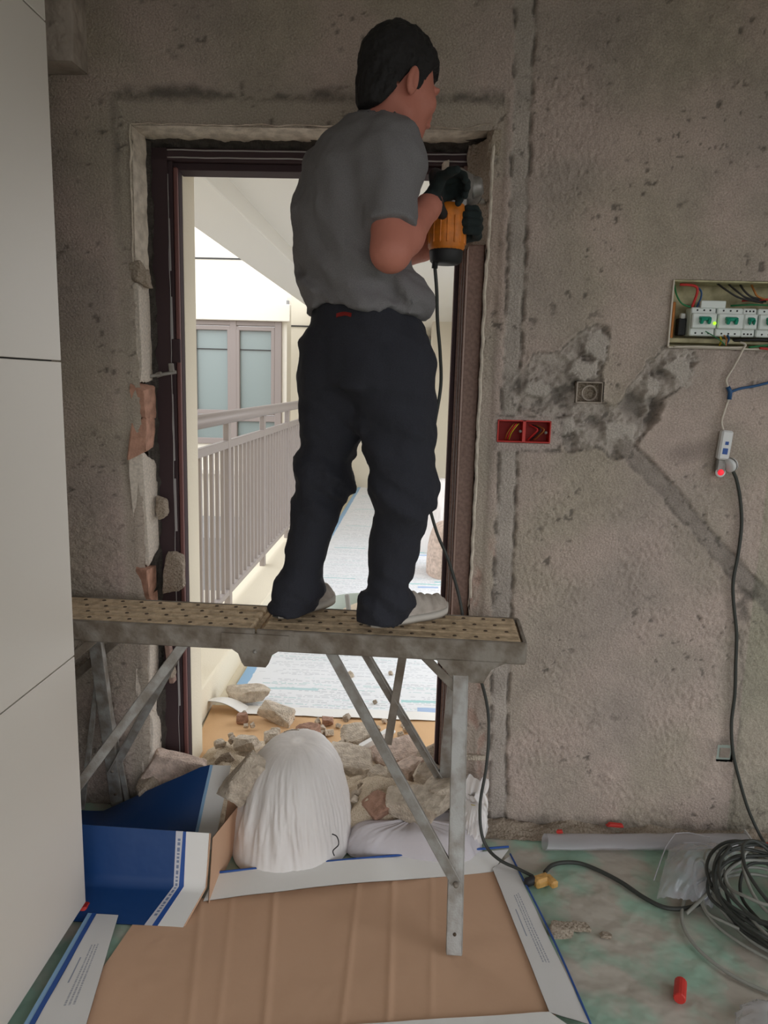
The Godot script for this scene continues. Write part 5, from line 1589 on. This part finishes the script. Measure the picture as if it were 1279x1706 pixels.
func shoe(m: Node3D, heel: Vector3, toe: Vector3, called: String) -> void:
	var f := (toe - heel).normalized(); var s := f.cross(Vector3.UP); var len := heel.distance_to(toe)
	var up := func(i: int, j: int) -> Vector3:
		var t := i / 40.0; var a := PI * 1.0 * j / 20.0
		var w := .036 * pow(sin(PI * clampf(.10 + t * .86, 0, 1)), .42) * (1.0 + .20 * sstep(.45, .75, t))
		var h := lerpf(.078, .040, sstep(.25, .85, t)) * pow(clampf((1.0 - t) / .12, 0, 1), .5) * pow(clampf(t / .04, .15, 1), .4)
		w *= pow(clampf((1.0 - t) / .10, 0.02, 1), .5) * pow(clampf((t + .01) / .07, .1, 1), .5)
		var e := .0 if t < .3 else .004 * sin(t * 60.0) * sstep(.5, .4, absf(t - .5)) * sin(a)
		return heel + f * (t * len) + s * (cos(a) * w * (1.12 - .25 * sin(a))) + Vector3.UP * (.020 + (h + e) * pow(sin(a), .75))
	wpart("shoe", grid(40, 20, up), M.shoe, m)
	var so := func(i: int, j: int) -> Vector3:
		var t := float(i) / 40.0; var k := j
		var w := .043 * pow(sin(PI * clampf(.10 + t * .86, 0, 1)), .42) * (1.0 + .20 * sstep(.45, .75, t))
		w *= pow(clampf((1.0 - t + .004) / .10, 0.02, 1), .5) * pow(clampf((t + .012) / .07, .1, 1), .5)
		var sx: float = [0.0, -1.0, -1.04, -1.0, 0.0, 1.0, 1.04, 1.0, 0.0][k]
		var sy: float = [.001, .001, .012, .024, .025, .024, .012, .001, .001][k]
		return heel + f * (t * len * 1.015 - .002) - s * (w * sx) + Vector3.UP * (sy + .006 * sstep(.8, 1.0, t))
	wpart("sole", grid(40, 8, so), M.sole, m)


func build_man() -> void:
	var F := Vector3(sin(.95), -.30, -cos(.95)).normalized()     # he looks to the right, down at the chisel
	var U := Vector3(-.05, 1, .0); U = (U - F * U.dot(F)).normalized()
	HB = Basis(F.cross(U), U, -F)
	var m := thing("person", "man seen from behind in grey polo shirt, dark trousers and work gloves", "person", Vector3(-.14, .766, .22))
	var P := Vector3(-.145, 1.545, .24)
	shirt_b = PackedFloat32Array()
	back_b = bones([[Vector3(-.14, 2.035, .29), .060, R_SH, .070], [Vector3(-.16, 2.03, .26), .055, L_SH, .070], [Vector3(-.205, 1.98, .24), .08, Vector3(-.21, 1.80, .25), .085]])
	sleeve_r = bones([[R_SH, .074, R_SH.lerp(R_EL, .85), .064]])
	sleeve_l = bones([[L_SH, .072, L_SH.lerp(L_EL, .7), .060]])
	var hr := Vector3(-.062, 1.44, .29); var hl := Vector3(-.222, 1.44, .195)
	var kr := Vector3(-.026, 1.175, .305); var kl := Vector3(-.262, 1.160, .205)
	var ar := Vector3(-.072, .835, .255); var al := Vector3(-.335, .825, .205)
	trouser_b = bones([[P + Vector3(-.03, -.02, -.015), .130, P + Vector3(.04, -.02, .03), .130], [hr, .112, kr, .082], [kr, .080, ar, .060], [ar, .060, ar + Vector3(-.012, -.055, .012), .063], [hl, .108, kl, .074], [kl, .072, al, .056], [al, .058, al + Vector3(-.016, -.05, .012), .060],
		[ar + Vector3(.045, .005, -.03), .030, ar + Vector3(.0, -.035, .0), .042], [al + Vector3(.045, .03, -.03), .020, al + Vector3(.01, .0, -.01), .04]])
	body_b = bones([[HEAD + Vector3(-.012, -.04, .012), .058, Vector3(-.13, 2.03, .27), .066], [Vector3(-.14, 2.02, .28), .050, R_SH, .058], [R_SH, .056, R_EL, .045], [R_EL, .046, R_EL.lerp(R_WR, .35), .047], [R_EL.lerp(R_WR, .35), .046, R_WR, .031], [R_WR, .030, R_WR + (Vector3(.045, 1.93, .25) - R_WR) * .5, .022],
		[Vector3(-.16, 2.02, .25), .050, L_SH, .056], [L_SH, .056, L_EL, .044], [L_EL, .045, L_EL.lerp(L_WR, .35), .045], [L_EL.lerp(L_WR, .35), .044, L_WR, .030], [L_WR, .030, L_WR + Vector3(.012, .004, .02), .022],
		[P, .105, P + Vector3(0, -.05, 0), .11], [hr, .085, kr, .060], [kr, .058, ar, .040], [hl, .085, kl, .058], [kl, .056, al, .038], [ar, .040, Vector3(-.05, .805, .22), .030], [al, .038, Vector3(-.31, .805, .16), .03]])
	var bm := nets(body_d, Vector3(-.46, .77, -.05), Vector3(.20, 2.06, .53), .011)
	# the head gets a finer grid and joins the body at the neck
	var hd := func(p: Vector3) -> float:
		return smin(head_d(p), limbs(body_b.slice(0, 8), p, .02), .022)
	var bs := SurfaceTool.new()
	bs.begin(Mesh.PRIMITIVE_TRIANGLES)
	bs.append_from(bm, 0, Transform3D())
	bs.append_from(nets(hd, Vector3(-.24, 2.015, .13), Vector3(.09, 2.36, .43), .0045), 0, Transform3D())
	wpart("body", bs.commit(), M.skin, m)
	wpart("hair", nets(hair_d, Vector3(-.24, 2.05, .12), Vector3(.10, 2.38, .45), .0042), M.hair, m)
	for s in [-1, 1]:
		var e := wpart("eye", MB.new(true).lathe([Vector2(0, -.013), Vector2(.009, -.0095), Vector2(.013, 0), Vector2(.009, .0095), Vector2(0, .013)], HEAD + HB * (Vector3(s * .031, .011, -.083) ), Basis(), 12).done(), M.white_plastic, m)
		wpart("iris", MB.new(true).lathe([Vector2(0, .0015), Vector2(.006, .0005), Vector2(.0065, -.001)], HEAD + HB * (Vector3(s * .031, .010, -.0945)), HB * Basis(Vector3.RIGHT, -PI / 2), 10).done(), M.hair, e)
	wpart("shirt", nets(shirt_d, Vector3(-.46, 1.56, -.02), Vector3(.12, 2.15, .56), .0085), M.shirt, m)
	# collar
	var cf := func(i: int, j: int) -> Vector3:
		var a := TAU * i / 40; var v := j / 6.0
		var o := TR * cos(a) * (.076 - .012 * v) + TF * sin(a) * (.070 - .010 * v)
		return Vector3(-.122, 2.068 + .040 * v - .020 * sin(a) , .276) + o + Vector3(.010, 0, -.006) * v
	wpart("collar", grid(40, 6, cf, true, .004), M.shirt, m)
	# sleeve hem
	var ra := (R_EL - R_SH).normalized()
	wpart("trousers", nets(trouser_d, Vector3(-.46, .765, .02), Vector3(.12, 1.67, .48), .0095), M.trousers, m)
	# a strip of red underwear that shows where the shirt has ridden up
	var wf := func(i: int, j: int) -> Vector3:
		var x := -.212 + .040 * i / 12.0; var y := 1.606 + .010 * j / 4.0 + .004 * sin(i / 12.0 * PI)
		var z := .50
		while z > .25 and trouser_d(Vector3(x, y, z)) > 0.0: z -= .002
		return Vector3(x, y, z + .003)
	wpart("waistband", grid(12, 4, wf, false, .002), M.red_dark, m)
	shoe(m, Vector3(-.112, .767, .288), Vector3(.112, .767, .118), "right")
	shoe(m, Vector3(-.385, .767, .245), Vector3(-.245, .767, .045), "left")
	wpart("sock", MB.new(true).tube(PackedVector3Array([Vector3(-.055, .83, .225), Vector3(-.040, .865, .228)]), .034, 14).done(), M.sock, m)
	# gloves
	var gr := bones(hand_bones(R_WR + Vector3(.004, .006, -.006), Vector3(.30, .62, -.55), Vector3(.80, -.15, .25), 1.0, [.95, 1.1, .7], Vector3(.5, .1, .8)))
	gr.append_array(bones([[R_WR + Vector3(-.006, -.010, .010), .034, R_WR + Vector3(.006, .012, -.008), .030]]))
	var grd := func(p: Vector3) -> float: return limbs(gr, p, .0045) + .0012 * nf.get_noise_3d(p.x * 500, p.y * 500, p.z * 500)
	wpart("glove", nets(grd, R_WR + Vector3(-.10, -.09, -.20), R_WR + Vector3(.18, .20, .14), .0034), M.glove, m)
	var gl := bones(hand_bones(L_WR, Vector3(.55, .10, .75), Vector3(-.75, .0, .55), -1.0, [.75, 1.0, .7], Vector3(-.2, .9, .3)))
	var gld := func(p: Vector3) -> float: return limbs(gl, p, .0045) + .0012 * nf.get_noise_3d(p.x * 500, p.y * 500, p.z * 500)
	wpart("glove", nets(gld, L_WR + Vector3(-.12, -.12, -.08), L_WR + Vector3(.14, .14, .20), .0034), M.glove, m)


func build_tool() -> void:
	var t := thing("demolition_hammer", "orange and grey electric chisel hammer held against the right jamb", "power tool", Vector3(.066, 1.77, .17))
	# motor hangs straight down
	wpart("motor_housing", MB.new(true).lathe([Vector2(0, 1.803), Vector2(.044, 1.803), Vector2(.050, 1.812), Vector2(.052, 1.85), Vector2(.049, 1.90), Vector2(.046, 1.922), Vector2(0, 1.925)], Vector3(.066, 0, .172), Basis(), 28).done(), M.orange, t)
	var ribs := MB.new()
	for k in 16:
		var a := TAU * k / 16
		ribs.box(Vector3(.066 + .050 * cos(a), 1.855, .172 + .050 * sin(a)), Vector3(.006, .070, .006), Basis(Vector3.UP, -a), .002)
	wpart("cooling_ribs", ribs.done(), M.orange, t)
	wpart("end_cap", MB.new(true).lathe([Vector2(0, 1.770), Vector2(.036, 1.770), Vector2(.043, 1.776), Vector2(.046, 1.800), Vector2(.0455, 1.806), Vector2(0, 1.806)], Vector3(.066, 0, .172), Basis(), 24).done(), M.black, t)
	wpart("cord_boot", MB.new(true).tube(PackedVector3Array([Vector3(.040, 1.792, .196), Vector3(.037, 1.775, .188), Vector3(.036, 1.756, .185)]), .0085, 10).done(), M.black, t)
	# gear head and chuck point at the jamb
	var ax := Vector3(.42, .02, -.90).normalized()
	var bz := Basis(ax.cross(Vector3.UP).normalized(), ax, Vector3.ZERO); bz.z = bz.x.cross(bz.y)
	wpart("gear_head", MB.new(true).lathe([Vector2(0, -.075), Vector2(.034, -.072), Vector2(.045, -.05), Vector2(.047, .02), Vector2(.044, .055), Vector2(.032, .075), Vector2(0, .078)], Vector3(.098, 1.972, .148), bz, 24).done(), M.tool_grey, t)
	wpart("gear_neck", MB.new().box(Vector3(.074, 1.925, .165), Vector3(.075, .05, .075), Basis(Vector3.UP, .6), .014).done(), M.tool_grey, t)
	wpart("side_cover", MB.new(true).lathe([Vector2(.0, .030), Vector2(.020, .030), Vector2(.026, .022), Vector2(.030, 0)], Vector3(.128, 1.972, .155), Basis(Vector3.FORWARD, PI / 2 - .2), 18).done(), M.tool_grey, t)
	var c0 := Vector3(.098, 1.972, .148) + ax * .075
	wpart("chuck", MB.new(true).lathe([Vector2(0, -.01), Vector2(.024, -.01), Vector2(.026, 0), Vector2(.022, .035), Vector2(.015, .042), Vector2(0, .043)], c0, bz, 20).done(), M.black, t)
	wpart("chisel", MB.new(true).lathe([Vector2(0, .03), Vector2(.008, .03), Vector2(.008, .10), Vector2(.004, .125), Vector2(0, .128)], c0, bz, 10).done(), M.steel, t)
	# grip at the back and side handle
	wpart("grip", MB.new(true).tube(curve([Vector3(.048, 1.985, .195), Vector3(.026, 1.985, .235), Vector3(.030, 1.950, .252), Vector3(.040, 1.905, .240), Vector3(.056, 1.885, .205)], 6), .015, 12).done(), M.black, t)
	wpart("side_handle", MB.new(true).tube(PackedVector3Array([Vector3(.100, 1.895, .168), Vector3(.118, 1.89, .150), Vector3(.135, 1.885, .125), Vector3(.150, 1.88, .10)]), .014, 12).done(), M.black, t)


func _ready() -> void:
	rng.seed = 7
	nz.seed = 11; nz.noise_type = FastNoiseLite.TYPE_SIMPLEX_SMOOTH; nz.frequency = .05; nz.fractal_octaves = 2
	nf.seed = 17; nf.noise_type = FastNoiseLite.TYPE_SIMPLEX_SMOOTH; nf.frequency = .05; nf.fractal_octaves = 4
	setup()
	make_materials()
	print_texture()
	build_front_wall()
	build_room()
	build_corridor()
	build_cabinet()
	build_trestle()
	build_carton_sheets()
	build_sacks()
	build_rubble()
	build_breaker_box()
	build_wall_fittings()
	build_floor_things()
	build_man()
	build_tool()
